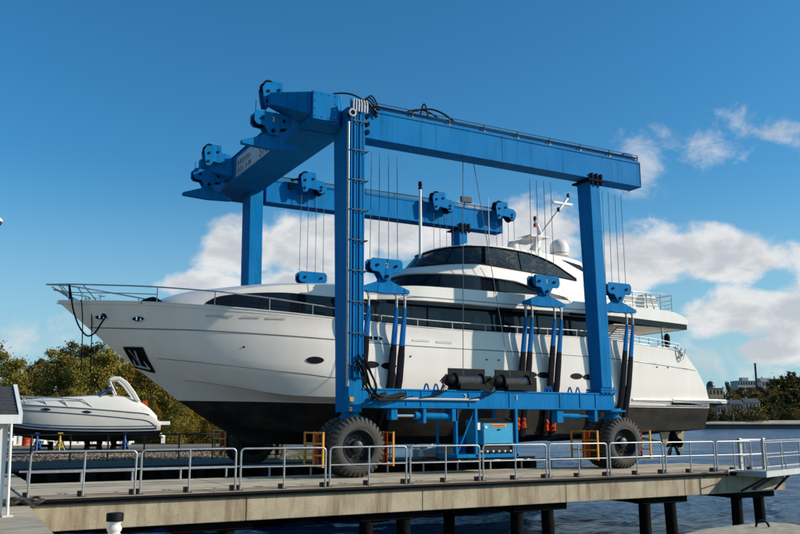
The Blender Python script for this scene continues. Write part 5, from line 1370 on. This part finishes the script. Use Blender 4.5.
m = MB(); m.tube([(4.8, -0.4, 1.6), (5.05, -0.4, 1.35)], 0.1, 8); m.box(4.9, 5.15, -0.45, -0.35, 0.95, 1.5); obj('stern_drive', m, WHITE, mbt, local=True)
mbt.location = (9.5, 62.0, -0.55); mbt.scale = (1.06, 1.0, 1.0)
SBLUE = mat('blue stand paint', (0.02, 0.10, 0.30), 0.5, var=0.3)
SYEL = mat('yellow stand paint', (0.6, 0.38, 0.03), 0.5, var=0.3)
def stand(lx, ly, m_, lab, h=1.35):
    p = Matrix.Rotation(R(-9), 3, 'Z') @ Vector((lx, ly, 0)) + Vector((9.35, 62.0, 0))
    m = MB(); x, y = p.x, p.y
    for a in range(3): an = a * 2.1 + 0.4; m.tube([(x + 0.38 * math.cos(an), y + 0.38 * math.sin(an), 0), (x, y, h * 0.72)], 0.045, 6)
    m.tube([(x, y, h * 0.35), (x, y, h)], 0.06, 8); m.box(x - 0.16, x + 0.16, y - 0.13, y + 0.13, h, h + 0.06)
    for k in range(3): a = k * 2.1 + .4; b_ = (k + 1) * 2.1 + .4; m.tube([(x + .26 * math.cos(a), y + .26 * math.sin(a), .25), (x + .26 * math.cos(b_), y + .26 * math.sin(b_), .25)], 0.025, 6)
    single('boat_stand', m, m_, lab, 'boat stand', 'stands propping the motorboat', loc=(x, y, 0))
stand(-1.2, -1.25, SYEL, 'yellow tripod boat stand under the motorboat beside the barrels', 1.1)
stand(2.9, -1.2, SBLUE, 'blue tripod boat stand under the motorboat stern', 1.1)
stand(-1.2, 1.2, SBLUE, 'blue tripod boat stand on the far side of the motorboat bow', 1.1)
stand(-2.6, -1.0, SBLUE, 'blue tripod boat stand closest to the motorboat stem', 1.1)
for lx in (-2.2, 0.9, 2.6):
    p = Matrix.Rotation(R(-9), 3, 'Z') @ Vector((lx, 0, 0)) + Vector((9.35, 62.0, 0)); m = MB()
    for k in range(3): 
        if k % 2: m.box(p.x - .55, p.x + .55, p.y - .14, p.y + .14, .19 * k, .19 * k + .185)
        else:
            for s in (-.4, .4): m.box(p.x - .12 + s, p.x + .12 + s, p.y - .5, p.y + .5, .19 * k, .19 * k + .185)
    single('keel_block', m, PILE, ['dark timber blocks stacked under the motorboat bow', 'dark timber blocks stacked under the middle of the motorboat', 'dark timber blocks stacked under the motorboat stern'][[-2.2, .9, 2.6].index(lx)], 'keel block', 'timber blocks under the motorboat keel', loc=(p.x, p.y, 0), bevel=0.01)
# white ribbed storage container wall and drums behind
m = MB(); prof = []
x = -4.0
while x < 15.2: prof += [(x, 74.0), (x + 0.22, 74.0), (x + 0.28, 74.1), (x + 0.5, 74.1)]; x += 0.56
m.loft([[(a, b, 0.15) for a, b in prof], [(a, b, 2.55) for a, b in prof]]); m.box(-4, 15.2, 74.12, 76.4, 0.02, 2.6); m.box(-4.02, 15.25, 73.96, 74.11, 2.56, 2.68); m.box(-4.02, 15.25, 73.96, 74.11, 0.02, 0.16)
single('storage_container', m, WHITE, 'long white ribbed storage container behind the motorboat', 'container', loc=(5, 75, 0))
def drum(x, y, m_, lab, z=0.14):
    t = thing('oil_drum', (x, y, z), lab, 'drum', 'oil drums on pallets')
    m = MB(); m.lathe((x, y, z), 'z', [(0.29, 0), (0.30, 0.02), (0.29, 0.05), (0.29, 0.29), (0.305, 0.31), (0.29, 0.33), (0.29, 0.58), (0.305, 0.6), (0.29, 0.62), (0.29, 0.84), (0.30, 0.87), (0.27, 0.875)], 20); obj('barrel', m, m_, t, smooth=40)
    m = MB(); m.lathe((x, y, z), 'z', [(0.293, 0.36), (0.296, 0.37), (0.296, 0.54), (0.293, 0.55)], 20, cap=False); obj('band', m, WHITE if m_ is SBLUE else REDOR, t, smooth=40)
RED = mat('red drum paint', (0.5, 0.06, 0.02), 0.5, var=0.2)
def pallet(x, y, lab):
    m = MB()
    for k in range(3): m.box(x - .6, x + .6, y - .5 + k * .45, y - .4 + k * .45, 0, .1)
    for k in range(6): m.box(x - .6 + k * .21, x - .6 + k * .21 + .16, y - .5, y + .5, .1, .13)
    single('pallet', m, TAN, lab, 'pallet', 'pallets under the drums', loc=(x, y, 0))
def gp(px, py, z=0):
    d = ray(px, py); t = (z - EYE.z) / d.z; return EYE + d * t
def at_y(px, y): 
    d = ray(px, 430); return d.x * y / d.y
DY = 70.0
for px, m_, lab, pl_ in ((10, SBLUE, 'blue oil drum nearest the shed', 'wooden pallet under the blue drum by the shed'), (27, RED, 'red oil drum between the two blue drums', 'wooden pallet under the red drum'), (40.5, SBLUE, 'blue oil drum beneath the motorboat bow, past the red drum', 'wooden pallet under the blue drum past the red one')):
    x = at_y(px, DY); drum(x, DY, m_, lab, 0.135); pallet(x, DY, pl_)
drum(at_y(30.2, DY + .1), DY + .75, RED, 'red oil drum half hidden behind the other red drum', 0.0)

# ------------------------------------------------------------------ small shed at the left edge
shed = thing('shed', (0.2, 19.8, 0), 'small white shed with dark shingled roof by the pier start', 'shed')
SHW = mat('white painted boards', (0.68, 0.67, 0.64), 0.6, var=0.1, scale=2, stretch=(1, 1, .2))
m = MB(); m.box(-3.0, 1.50, 19.0, 21.6, -0.03, 1.95); obj('wall', m, SHW, shed)
SHING = mat('dark roof shingle', (0.05, 0.052, 0.055), 0.9, col2=(0.025, 0.026, 0.03), scale=7, bump=0.4, bscale=25)
m = MB(); m.prism([(18.6, 1.88), (20.3, 2.48), (22.0, 1.88), (22.0, 1.96), (20.3, 2.56), (18.6, 1.96)], 'x', -3.2, 1.62); 
for k in range(9): 
    f = k / 9; m.prism([(18.58 + 1.7 * f, 1.965 + 0.6 * f), (18.58 + 1.7 * (f + .12), 1.965 + .6 * (f + .105)), (18.58 + 1.7 * (f + .12), 1.975 + .6 * (f + .105)), (18.58 + 1.7 * f, 1.985 + .6 * f)], 'x', -3.2, 1.62)
rf = obj('roof', m, SHING, shed)
m = MB(); m.prism([(18.55, 1.78), (20.3, 2.41), (22.05, 1.78), (22.05, 1.99), (20.3, 2.62), (18.55, 1.99)], 'x', 1.625, 1.70); m.box(-3.2, 1.62, 18.52, 18.58, 1.78, 1.955); obj('barge_board', m, SHW, rf)
m = MB(); m.tube([(1.60, 18.94, -0.02), (1.53, 18.94, 1.9)], 0.03, 8); m.box(1.5, 1.7, 18.84, 18.98, -0.03, 0.0); obj('downpipe', m, SHW, shed, smooth=60)

# street lamp just outside the left edge, its head showing
ld = ray(-6, 221); lt = 30 / (ld.dot(fwd) / 1); 
lp = EYE + ld * (30 / ld.dot(fwd)); 
sl_ = thing('street_lamp', (lp.x - 1.3, lp.y + 0.2, 0), 'street lamp whose pale head hangs high above the shed', 'street lamp')
hd = Vector(lp)
m = MB(); m.tube([(lp.x - 1.3, lp.y + 0.2, 0), (lp.x - 1.3, lp.y + 0.2, hd.z - 0.3), (lp.x - 1.1, lp.y + .15, hd.z), (hd.x - 0.2, hd.y, hd.z + 0.06)], [0.09, 0.06, 0.05, 0.04], 10); obj('pole', m, STEEL, sl_, smooth=60)
m = MB(); m.lathe(hd, 'z', [(0.30, -0.02), (0.28, 0.06), (0.18, 0.15), (0.05, 0.19)], 20); hh = obj('lamp_head', m, WHITE, sl_, smooth=50)
m = MB(); m.lathe(hd, 'z', [(0.22, -0.13), (0.25, -0.1), (0.25, -0.06), (0.1, -0.05)], 20); obj('lamp_ring', m, RIM, hh, smooth=50)

# foreground: chain links, capped post, rocky block
m = MB(); cr_ = random.Random(2)
for i in range(9):
    x = 1.75 + 0.082 * i; y = 21.3 + 0.03 * math.sin(i * 2); a = 0.2 * (-1)**i; zz = 0.02 + 0.05 * (i % 2)
    pts = [(x + 0.12 * math.cos(t_), y + 0.16 * math.sin(t_), zz + 0.06 * math.sin(t_ + i)) for t_ in [2 * PI * k / 14 for k in range(14)]]
    m.tube(pts, 0.035, 6, closed=True)
single('mooring_chain', m, mat('rusty chain', (0.03, 0.025, 0.02), 0.8, var=0.5, scale=12), 'dark heavy chain lying on the quay at the start of the pier', 'chain', loc=(2.1, 21.3, 0), smooth=60)
bp_ = EYE + ray(115, 517) * (14.6 / ray(115, 517).dot(fwd))
cp = thing('capped_post', (bp_.x, bp_.y, ZW), 'white ribbed post with a black cap in the foreground by the shed', 'post')
m = MB(); prof = [(0.115, ZW - bp_.z - 1)]
zz = -1.2
while zz < -0.06: prof += [(0.10, zz), (0.125, zz + 0.04), (0.125, zz + 0.08), (0.10, zz + 0.12)]; zz += 0.135
m.lathe(bp_, 'z', prof, 20); obj('sleeve', m, WHITE, cp, smooth=60)
m = MB(); m.lathe(bp_, 'z', [(0.145, -0.07), (0.145, 0.05), (0.135, 0.065), (0.0, 0.068)], 24); obj('cap', m, BLACK, cp, smooth=40)
def slab(px0, px1):
    m = MB(); zt2 = -0.95; rr2 = random.Random(8)
    A_ = [gp(a, b, zt2) for a, b in ((676, 534), (700, 528.5), (728, 524.5), (750, 522.5), (768, 521), (785, 522), (802, 524), (830, 526))]
    B_ = [p + Vector((p.x - 0, p.y - 0, 0)).normalized() * -6.0 for p in A_]
    rows = []
    n = 40
    def lerp_list(P, f):
        t_ = f * (len(P) - 1); i = min(int(t_), len(P) - 2); return P[i].lerp(P[i + 1], t_ - i)
    for i in range(n + 1):
        f = i / n; a, b = lerp_list(A_, f), lerp_list(B_, f); r = [a + Vector((0, 0, -2.0))]
        for j in range(16): g = j / 15; r.append(a.lerp(b, g) + Vector((0, 0, rr2.uniform(-.012, .012) - (0.05 if j == 0 else 0))))
        r.append(b + Vector((0, 0, -2.0))); rows.append(r)
    m.loft(rows); m.face([m.v(p) for p in rows[0]]); m.face([m.v(p) for p in rows[-1]])
    return m
fb_ = thing('foreground_block', gp(760, 528, -0.95), 'rough concrete block with an iron ring in the foreground by the pier head piles', 'concrete block')
obj('block', slab(0, 0), CONCB, fb_, smooth=60)
rp_ = gp(762.5, 528, -0.95); m = MB(); m.tube([rp_ + RT * (0.17 * math.cos(a)) + Vector((0, 0, 0.17 * math.sin(a) + 0.02)) for a in [PI * i / 12 for i in range(13)]], 0.03, 8); obj('iron_ring', m, BLACK, fb_, smooth=60)

# ------------------------------------------------------------------ trees on the left shore
BARK = mat('tree bark', (0.09, 0.075, 0.06), 0.9, var=0.4, scale=5)
LEAF = [leaf_mat('dark olive leaves', (0.055, 0.048, 0.014), (0.13, 0.105, 0.028), (0.25, 0.185, 0.045)),
        leaf_mat('yellow green leaves', (0.11, 0.098, 0.020), (0.24, 0.195, 0.036), (0.42, 0.31, 0.05)),
        leaf_mat('golden leaves', (0.12, 0.085, 0.014), (0.28, 0.18, 0.024), (0.44, 0.26, 0.03))]
def leaf_quads(m, centres, n, size, rnd, squash=0.85):
    for _ in range(n):
        c, r_ = rnd.choice(centres)
        p = Vector((rnd.gauss(0, .52) * r_, rnd.gauss(0, .52) * r_, rnd.gauss(0, .52) * r_ * squash)) + c
        d = Vector((rnd.gauss(0, 1), rnd.gauss(0, 1), rnd.gauss(0, 0.8))).normalized(); u = d.orthogonal().normalized(); v = d.cross(u); s = size * rnd.uniform(.55, 1.35)
        a = rnd.uniform(0, PI); u, v = u * math.cos(a) + v * math.sin(a), v * math.cos(a) - u * math.sin(a)
        m.face([m.v(p + u * s), m.v(p + v * s * .62), m.v(p - u * s), m.v(p - v * s * .62)])
def tree_meshes(h, spread, mat_, seed, n=5200, size=0.115, low=0.12):
    rnd = random.Random(seed); cs = []; tr = MB()
    tr.tube([(0, 0, -0.2), (rnd.uniform(-.15, .15), rnd.uniform(-.15, .15), h * .4), (rnd.uniform(-.3, .3), rnd.uniform(-.3, .3), h * .85)], [0.022 * h, 0.015 * h, 0.004 * h], 8)
    for k in range(46):
        f = rnd.uniform(low, 1.0); rad = spread * (math.sin(PI * min(0.97, 0.15 + f * .82)))**0.75; a = rnd.uniform(0, 2 * PI); q_ = math.sqrt(rnd.random())
        c = Vector((rad * q_ * math.cos(a), rad * q_ * math.sin(a), h * (f * 0.93 + 0.02))); cs.append((c, spread * rnd.uniform(.16, .4)))
        if k % 3 == 0: tr.tube([(0, 0, c.z * .62), c * 0.6 + Vector((0, 0, c.z * .33)), c], [0.008 * h, 0.005 * h, 0.002 * h], 5)
    for k in range(26):
        a = rnd.uniform(0, 2 * PI); q_ = math.sqrt(rnd.random()) * spread * .95; cs.append((Vector((q_ * math.cos(a), q_ * math.sin(a), h * rnd.uniform(low, low + .3) + .4)), spread * rnd.uniform(.25, .42)))
    for k in range(10): cs.append((Vector((rnd.uniform(-.35, .35) * spread, rnd.uniform(-.35, .35) * spread, h * rnd.uniform(.8, 1.06))), spread * rnd.uniform(.07, .2)))
    cr = MB(); leaf_quads(cr, cs, n, size, rnd)
    return tr, cr, mat_
def make_tree(name, variant, loc, label, group, cat='tree'):
    t = thing(name, loc, label, cat, group)
    tr, cr, mm = variant
    obj('trunk', tr, BARK, t, smooth=60, local=True); obj('crown', cr, mm, t, local=True)
    return t
GL = 'autumn trees along the left shore'
protos = [make_tree('autumn_tree', tree_meshes(9.3, 3.4, LEAF[0], 11, 24000, low=0.03), (0, 0, 0), 'x', GL), make_tree('autumn_tree', tree_meshes(9.0, 3.2, LEAF[1], 12, 24000, low=0.02), (0, 0, 0), 'x', GL),
          make_tree('autumn_tree', tree_meshes(8.2, 3.0, LEAF[2], 13, 20000, low=0.02), (0, 0, 0), 'x', GL), make_tree('autumn_tree', tree_meshes(9.8, 3.3, LEAF[0], 14, 24000, low=0.05), (0, 0, 0), 'x', GL)]
def shore_pt(px, d):
    r_ = ray(px, 423); p = EYE + r_ * (d / r_.dot(fwd)); return Vector((p.x, p.y, 0))
TR = [(-40, 106, 0, 0.9, 'dark olive tree in the back row, hidden by the shed'), (18, 108, 1, 0.84, 'olive back-row tree above the shed roof end'), (44, 107, 0, 0.98, 'dark olive back-row tree above the motorboat bow'), (70, 108, 3, 1.12, 'dark back-row tree above the motorboat foredeck'), (92, 106, 0, 1.14, 'olive back-row tree, tallest behind the windscreen'), (118, 108, 3, 0.88, 'dark back-row tree above the radar arch'), (140, 105, 1, 1.06, 'yellow-green back-row tree below the mooring line tails'), (162, 102, 1, 0.95, 'yellow-green back-row tree beside the anchor pocket'), (-22, 92, 3, 1.05, 'dark tree directly behind the shed roof'), (8, 88, 1, 0.92, 'yellow-olive tree rising just past the shed roof end'), (30, 96, 3, 0.78, 'dark tree above the motorboat bow rail'), (58, 90, 1, 0.97, 'yellow-olive tree behind the motorboat foredeck'),
      (84, 97, 1, 0.98, 'tall yellow-green tree behind the motorboat windscreen'), (104, 88, 1, 0.98, 'yellow-green tree between the windscreen and the radar arch'), (128, 94, 2, 1.02, 'golden tree directly behind the radar arch'), (150, 88, 1, 0.92, 'yellow-green tree under the yacht bow'),
      (170, 84, 2, 0.88, 'golden tree between the radar arch and the yacht keel'), (192, 80, 2, 0.74, 'golden tree just past the motorboat stern'), (213, 84, 1, 0.78, 'yellow-green tree low beside the yacht keel'), (20, 84, 1, 0.55, 'short yellow-green tree behind the motorboat bow'), (50, 82, 2, 0.5, 'short golden tree behind the motorboat foredeck'), (76, 83, 1, 0.52, 'short yellow-green tree behind the motorboat windscreen'), (112, 82, 2, 0.6, 'short golden tree framed by the motorboat radar arch'), (236, 86, 2, 0.7, 'golden tree behind the far bow-end wheel guard'),
      (150, 78, 2, 0.42, 'low golden shrub behind the motorboat stern'), (182, 74, 1, 0.45, 'low yellow-green shrub between the motorboat stern and the yacht'), (205, 75, 2, 0.46, 'low golden shrub under the yacht stem'), (226, 76, 1, 0.5, 'low yellow-green shrub before the far bow-end wheel'), (250, 80, 2, 0.5, 'low golden shrub partly behind the far bow-end wheel')]
used = set()
for px, d, k, s, lab in TR:
    if k in used: t = copy_tree(protos[k])
    else: t = protos[k]; used.add(k)
    t.location = shore_pt(px, d); t.scale = (s * 1.08, s * 1.08, s); t.rotation_euler.z = (px * 0.37) % 6.28; t['label'] = lab
    if s < 0.5: t['category'] = 'shrub'; t['group'] = 'low shrubs on the left shore'; t.name = 'autumn_shrub'
    t.scale = (s * 1.05, s * 1.05, s)
# slim birch stems
for px, lab in ((176, 'slim pale birch stem among the golden trees'),):
    p = shore_pt(px, 76); m = MB(); m.tube([p, p + Vector((.1, 0, 2.5)), p + Vector((0.05, 0, 5.5))], [0.09, 0.07, 0.03], 8); bt = thing('birch', p, lab, 'birch tree'); obj('trunk', m, WHITE, bt, smooth=60)
    m = MB(); leaf_quads(m, [(p + Vector((0, 0, z)), .7) for z in (3.6, 4.4, 5.2, 5.8)], 900, .13, random.Random(4)); obj('crown', m, LEAF[2], bt)

# ------------------------------------------------------------------ far shore
FD = 600.0
def fpt(px, py, d=FD):
    r_ = ray(px, py); return EYE + r_ * (d / r_.dot(fwd))
def hz(px, d): p = shore_pt(px, d); return p.x, p.y
def flat(px, d, z): x, y = hz(px, d); return Vector((x, y, z))
m = MB()
a, b = hz(670, FD), hz(960, FD); c, d_ = hz(960, FD + 500), hz(670, FD + 500)
m.prism([a, b, c, d_], 'z', -3, 0.3); tag(obj('far_shore_ground', m, mat('far ground', (0.10, 0.09, 0.06), .9, var=.4, scale=.05)), 'far shore ground behind the quay', 'ground', kind='structure')
m = MB(); m.prism([hz(670, FD - 4), hz(960, FD - 4), hz(960, FD - .5), hz(670, FD - .5)], 'z', -3, 0.75); tag(obj('far_quay', m, mat('dark quay stone', (0.035, 0.032, 0.028), .9, var=.4, scale=.1)), 'long dark stone quay across the water', 'quay')
m = MB(); m.loft([[Vector((*hz(px, FD + dd), z)) for dd, z in ((-4.2, 0.9), (-4.0, 1.5), (2, 1.9), (9, 3.4), (14, 3.6), (60, 3.4))] for px in (670, 760, 860, 960)])
tag(obj('far_road', m, mat('far road', (0.42, 0.37, 0.29), .9, var=.3, scale=.1)), 'pale sloping quayside road along the far shore', 'road', kind='structure')
# wooded hill on the right, as terrain
m = MB(); rows = []
prof = [(700, 0.6), (715, 2.0), (730, 9), (745, 13), (758, 16), (770, 17), (785, 18), (800, 20), (830, 22), (870, 20), (960, 14)]
def hillz(px, f): return 1.6 + (interp(prof, px) - 1.6) * math.sin(PI / 2 * min(1, f * 1.1))
for i in range(40):
    px = 690 + 270 * i / 39; rows.append([flat(px, FD + 40 + 120 * f, hillz(px, f) if f > 0 else 0.2) for f in (0, .1, .25, .4, .6, .8, 1.0)] + [flat(px, FD + 300, 0)])
m.loft(rows); tag(obj('hill', m, mat('hill scrub', (0.035, 0.032, 0.014), .95, col2=(0.06, 0.045, 0.02), scale=.15, bump=.5, bscale=.5), smooth=60), 'low wooded hill on the far shore', 'hill', kind='structure')

YELW = mat('ochre render', (0.36, 0.26, 0.13), .8, var=.15, scale=.3); PALEW = mat('pale render', (0.36, 0.31, 0.25), .8, var=.1, scale=.3); GREYW = mat('grey house wall', (0.20, 0.20, 0.20), .8, var=.15, scale=.3)
SLATE = mat('slate roof', (0.07, 0.075, 0.085), .6, var=.3, scale=.4); DOMEM = mat('dark dome', (0.035, 0.04, 0.05), .4); WIN = glass_mat('far window', (0.02, 0.025, 0.03), .15); BRW = mat('white block wall', (0.42, 0.41, 0.39), .7, var=.1, scale=.2)
def fbasis(px, d):
    p = flat(px, d, 0); w_ = Vector((p.x, p.y, 0)).normalized(); return p, w_.cross(Vector((0, 0, 1))), w_
def building(name, px0, px1, py0, py1, d, wall, roofm, label, kind='flat', cols=4, rws=2, depth=12, mp=1.6):
    p0, rx, wy = fbasis((px0 + px1) / 2, d); rx = Vector((math.cos(R(-24)), math.sin(R(-24)), 0)); wy = Vector((-rx.y, rx.x, 0)); W_ = (fpt(px1, py0, d) - fpt(px0, py0, d)).length * .86; zt2 = fpt((px0 + px1) / 2, py0, d).z; zb = fpt((px0 + px1) / 2, py1, d).z
    t = thing(name, (p0.x, p0.y, zb), label, 'building'); P = lambda a, b, z: p0 + rx * a + wy * b + Vector((0, 0, z))
    def bx(m, a0, a1, b0, b1, z0, z1): m.hexa([P(a, b, z) for z in (z0, z1) for a, b in ((a0, b0), (a1, b0), (a1, b1), (a0, b1))])
    m = MB(); bx(m, -W_ / 2, W_ / 2, 0, depth, zb - 3, zt2); wl = obj('wall', m, wall, t)
    if kind == 'gable':
        m = MB(); rh = depth * .32; pr = [(-.6, zt2), (depth / 2, zt2 + rh), (depth + .6, zt2)]
        A_ = [m.v(P(-W_ / 2 - .5, b, z)) for b, z in pr]; B_ = [m.v(P(W_ / 2 + .5, b, z)) for b, z in pr]; m.face(A_); m.face(B_[::-1])
        for i in range(3): m.face([A_[i], A_[(i + 1) % 3], B_[(i + 1) % 3], B_[i]])
        rf_ = obj('roof', m, roofm, t); m = MB(); bx(m, -W_ * .2 - .5, -W_ * .2 + .5, depth / 2 - .5, depth / 2 + .5, zt2 + rh * .5, zt2 + rh + 1.2); obj('chimney', m, wall, rf_)
    else:
        m = MB(); bx(m, -W_ / 2 - .3, W_ / 2 + .3, -.3, depth + .3, zt2, zt2 + .5); obj('roof', m, roofm, t)
    H_ = zt2 - zb
    for i in range(rws):
        for j in range(cols):
            a = -W_ / 2 + W_ * (j + .5) / cols; z = zb + H_ * (i + .55) / rws; m = MB(); hw, hh_ = min(.7, W_ / cols * .27), H_ / rws * .26
            bx(m, a - hw, a + hw, -.06, -.01, z - hh_, z + hh_); obj('window', m, WIN, t)
    return t, P, W_, zb, zt2
t, P, W_, zb, zt2 = building('tower_house', 709.5, 727, 388.5, 421, FD + 22, YELW, SLATE, 'ochre waterfront building with a dark domed corner tower', cols=4, rws=4, depth=14)
m = MB(); c_ = P(-W_ / 2 + 3.0, 3.0, 0); m.lathe((c_.x, c_.y, zt2 - 1), 'z', [(3.1, 0), (3.1, 2.4), (3.3, 2.5)], 16); tw = obj('tower', m, YELW, t, smooth=40)
m = MB(); m.lathe((c_.x, c_.y, zt2 + 1.5), 'z', [(3.2 * math.cos(a), 4.2 * math.sin(a)) for a in [PI / 2 * i / 8 for i in range(9)]] + [(.15, 5.5)], 18); obj('dome', m, DOMEM, tw, smooth=50)
building('town_house', 717, 729, 407, 421.5, FD + 14, PALEW, SLATE, 'low pale house in front of the domed ochre building', 'gable', 3, 2, 8)
building('town_house', 731, 746, 404, 421, FD + 25, GREYW, SLATE, 'grey slate-roofed house between the ochre building and the round bush', 'gable', 4, 2, 10)
building('town_house', 745, 763, 402.5, 420, FD + 32, PALEW, SLATE, 'pale slate-roofed house behind the round bush', 'gable', 4, 2, 10)
t, P, W_, zb, zt2 = building('apartment_block', 738.5, 760.5, 381, 402, FD + 170, BRW, GREYW, 'white flat-roofed block on the hill beside the tall chimney', 'flat', 7, 4, 14)
m = MB(); m.hexa([P(a, b, z) for z in (zt2 + .5, zt2 + 3.6) for a, b in ((-2.5, 3), (3.5, 3), (3.5, 9), (-2.5, 9))]); obj('roof_plant', m, BRW, t)
building('apartment_block', 764, 778, 381.5, 400, FD + 185, BRW, GREYW, 'second white block on the hill, past the chimney', 'gable', 4, 3, 12)
cpt = flat(759.5, FD + 150, 0); m = MB(); zt3 = fpt(759, 362.5, FD + 150).z; m.tube([(cpt.x, cpt.y, 12), (cpt.x, cpt.y, zt3)], [1.15, .85], 14); m.lathe((cpt.x, cpt.y, zt3 - .8), 'z', [(1.0, 0), (1.0, .8)], 14)
single('factory_chimney', m, mat('dark brick', (0.05, 0.035, 0.03), .9), 'tall dark factory chimney above the white hill block', 'chimney', loc=(cpt.x, cpt.y, 12), smooth=50)
m = MB(); pp = flat(734, FD + 5, 1.5); m.tube([pp, pp + Vector((0, 0, 7))], .12, 6); single('flag_pole', m, WHITE, 'thin pale pole on the far quay before the slate-roofed houses', 'pole', loc=pp)
FG = 'trees on the far shore'
LEAFD = leaf_mat('far dark leaves', (0.034, 0.033, 0.012), (0.075, 0.068, 0.022), (0.15, 0.115, 0.032), .12)
LEAFY = leaf_mat('far yellow leaves', (0.05, 0.045, 0.012), (0.12, 0.09, 0.018), (0.2, 0.13, 0.02), .12)
LEAFR = leaf_mat('far russet leaves', (0.05, 0.045, 0.014), (0.11, 0.09, 0.022), (0.26, 0.10, 0.025), .3)
fpro = [make_tree('shore_tree', tree_meshes(12, 6.0, LEAFD, 21, 2600, .55, .05), (0, 0, 0), 'x', FG), make_tree('shore_tree', tree_meshes(10, 7, LEAFY, 22, 2600, .5, .02), (0, 0, 0), 'x', FG), make_tree('shore_tree', tree_meshes(11, 6, LEAFR, 23, 2600, .5, .05), (0, 0, 0), 'x', FG)]
FT = [(757, 407, 421.5, 12, 1, 'round golden bush on the far quay in front of the slate roofs', 1.15), (711, 407, 421, 8, 0, 'dark bush beside the ochre building on the far quay', .8), (704, 405, 421, 10, 0, 'dark bush just past the yacht stern', .9), (730, 384, 410, 60, 0, 'dark conifer-like tree beside the ochre building', .45),
      (741, 389, 404, 120, 2, 'russet-tinged tree below the white hill block', .9), (752, 389, 404, 118, 2, 'russet-tinged tree below the tall chimney', .9), (763, 388, 404, 120, 2, 'russet-tinged tree past the chimney base', .9), (772, 387, 402, 122, 2, 'russet-tinged tree midway up the hill', .9),
      (779, 379, 402, 150, 1, 'golden tree on the hilltop past the white blocks', .8), (787, 378, 404, 150, 0, 'dark hilltop tree next to the golden one', .7), (794, 374, 404, 150, 0, 'dark tall hilltop tree, tallest on the hill', .7), (801, 377, 404, 150, 1, 'golden hilltop tree farthest from the chimney', .8),
      (735, 396, 412, 80, 1, 'olive tree above the grey slate-roofed house', .9), (747, 393, 406, 110, 0, 'dark olive tree just under the white hill block', .9), (756, 393, 407, 100, 1, 'olive tree under the chimney, above the slate roofs', .9), (768, 391, 406, 108, 0, 'dark olive tree at the crest of the shaded hillside', .9), (738, 409, 421.5, 10, 1, 'small golden bush between the pale pole and the round bush', .8), (724, 410, 421.5, 9, 0, 'small dark bush before the low pale house', .7), (766, 401, 419, 55, 0, 'dark tree on the hillside just above the round bush', .95), (776, 397, 419, 60, 0, 'dark tree in the middle of the shaded hillside', 1.0), (787, 394, 419, 62, 0, 'dark tree high on the shaded hillside', 1.0), (799, 391, 419, 64, 0, 'dark tree on the hillside below the farthest hilltop tree', 1.0), (812, 390, 420, 62, 0, 'dark tree at the very end of the visible hillside', 1.0),
      (782, 408, 421.5, 22, 0, 'dark low tree at the foot of the hill', .9), (796, 409, 421, 20, 1, 'golden low tree at the foot of the hill farthest from the houses', .8), (773, 411, 421.5, 18, 0, 'dark bush touching the round golden bush', .8)]
used = set()
for px, p0, p1, dd, k, lab, wsc in FT:
    d = FD + dd; base = fpt(px, p1, d); hh_ = fpt(px, p0, d).z - base.z; s = hh_ / (12, 10, 11)[k]
    if k in used: t = copy_tree(fpro[k])
    else: t = fpro[k]; used.add(k)
    t.location = base; t.scale = (s * wsc * 1.15, s * wsc * 1.15, s); t.rotation_euler.z = px; t['label'] = lab
# low line of the opposite shore seen under the hull
m = MB(); rows = []
rs = random.Random(9)
for i in range(60):
    px = 150 + 450 * i / 59; h_ = 6 + 5 * rs.random(); rows.append([flat(px, 1400, ZW), flat(px, 1402, h_), flat(px, 1460, h_ * .8), flat(px, 1500, ZW)])
m.loft(rows); tag(obj('distant_shore', m, mat('distant woods', (0.03, 0.035, 0.03), .95, var=.4, scale=.02), smooth=60), 'distant low wooded shoreline', 'shoreline', kind='structure')
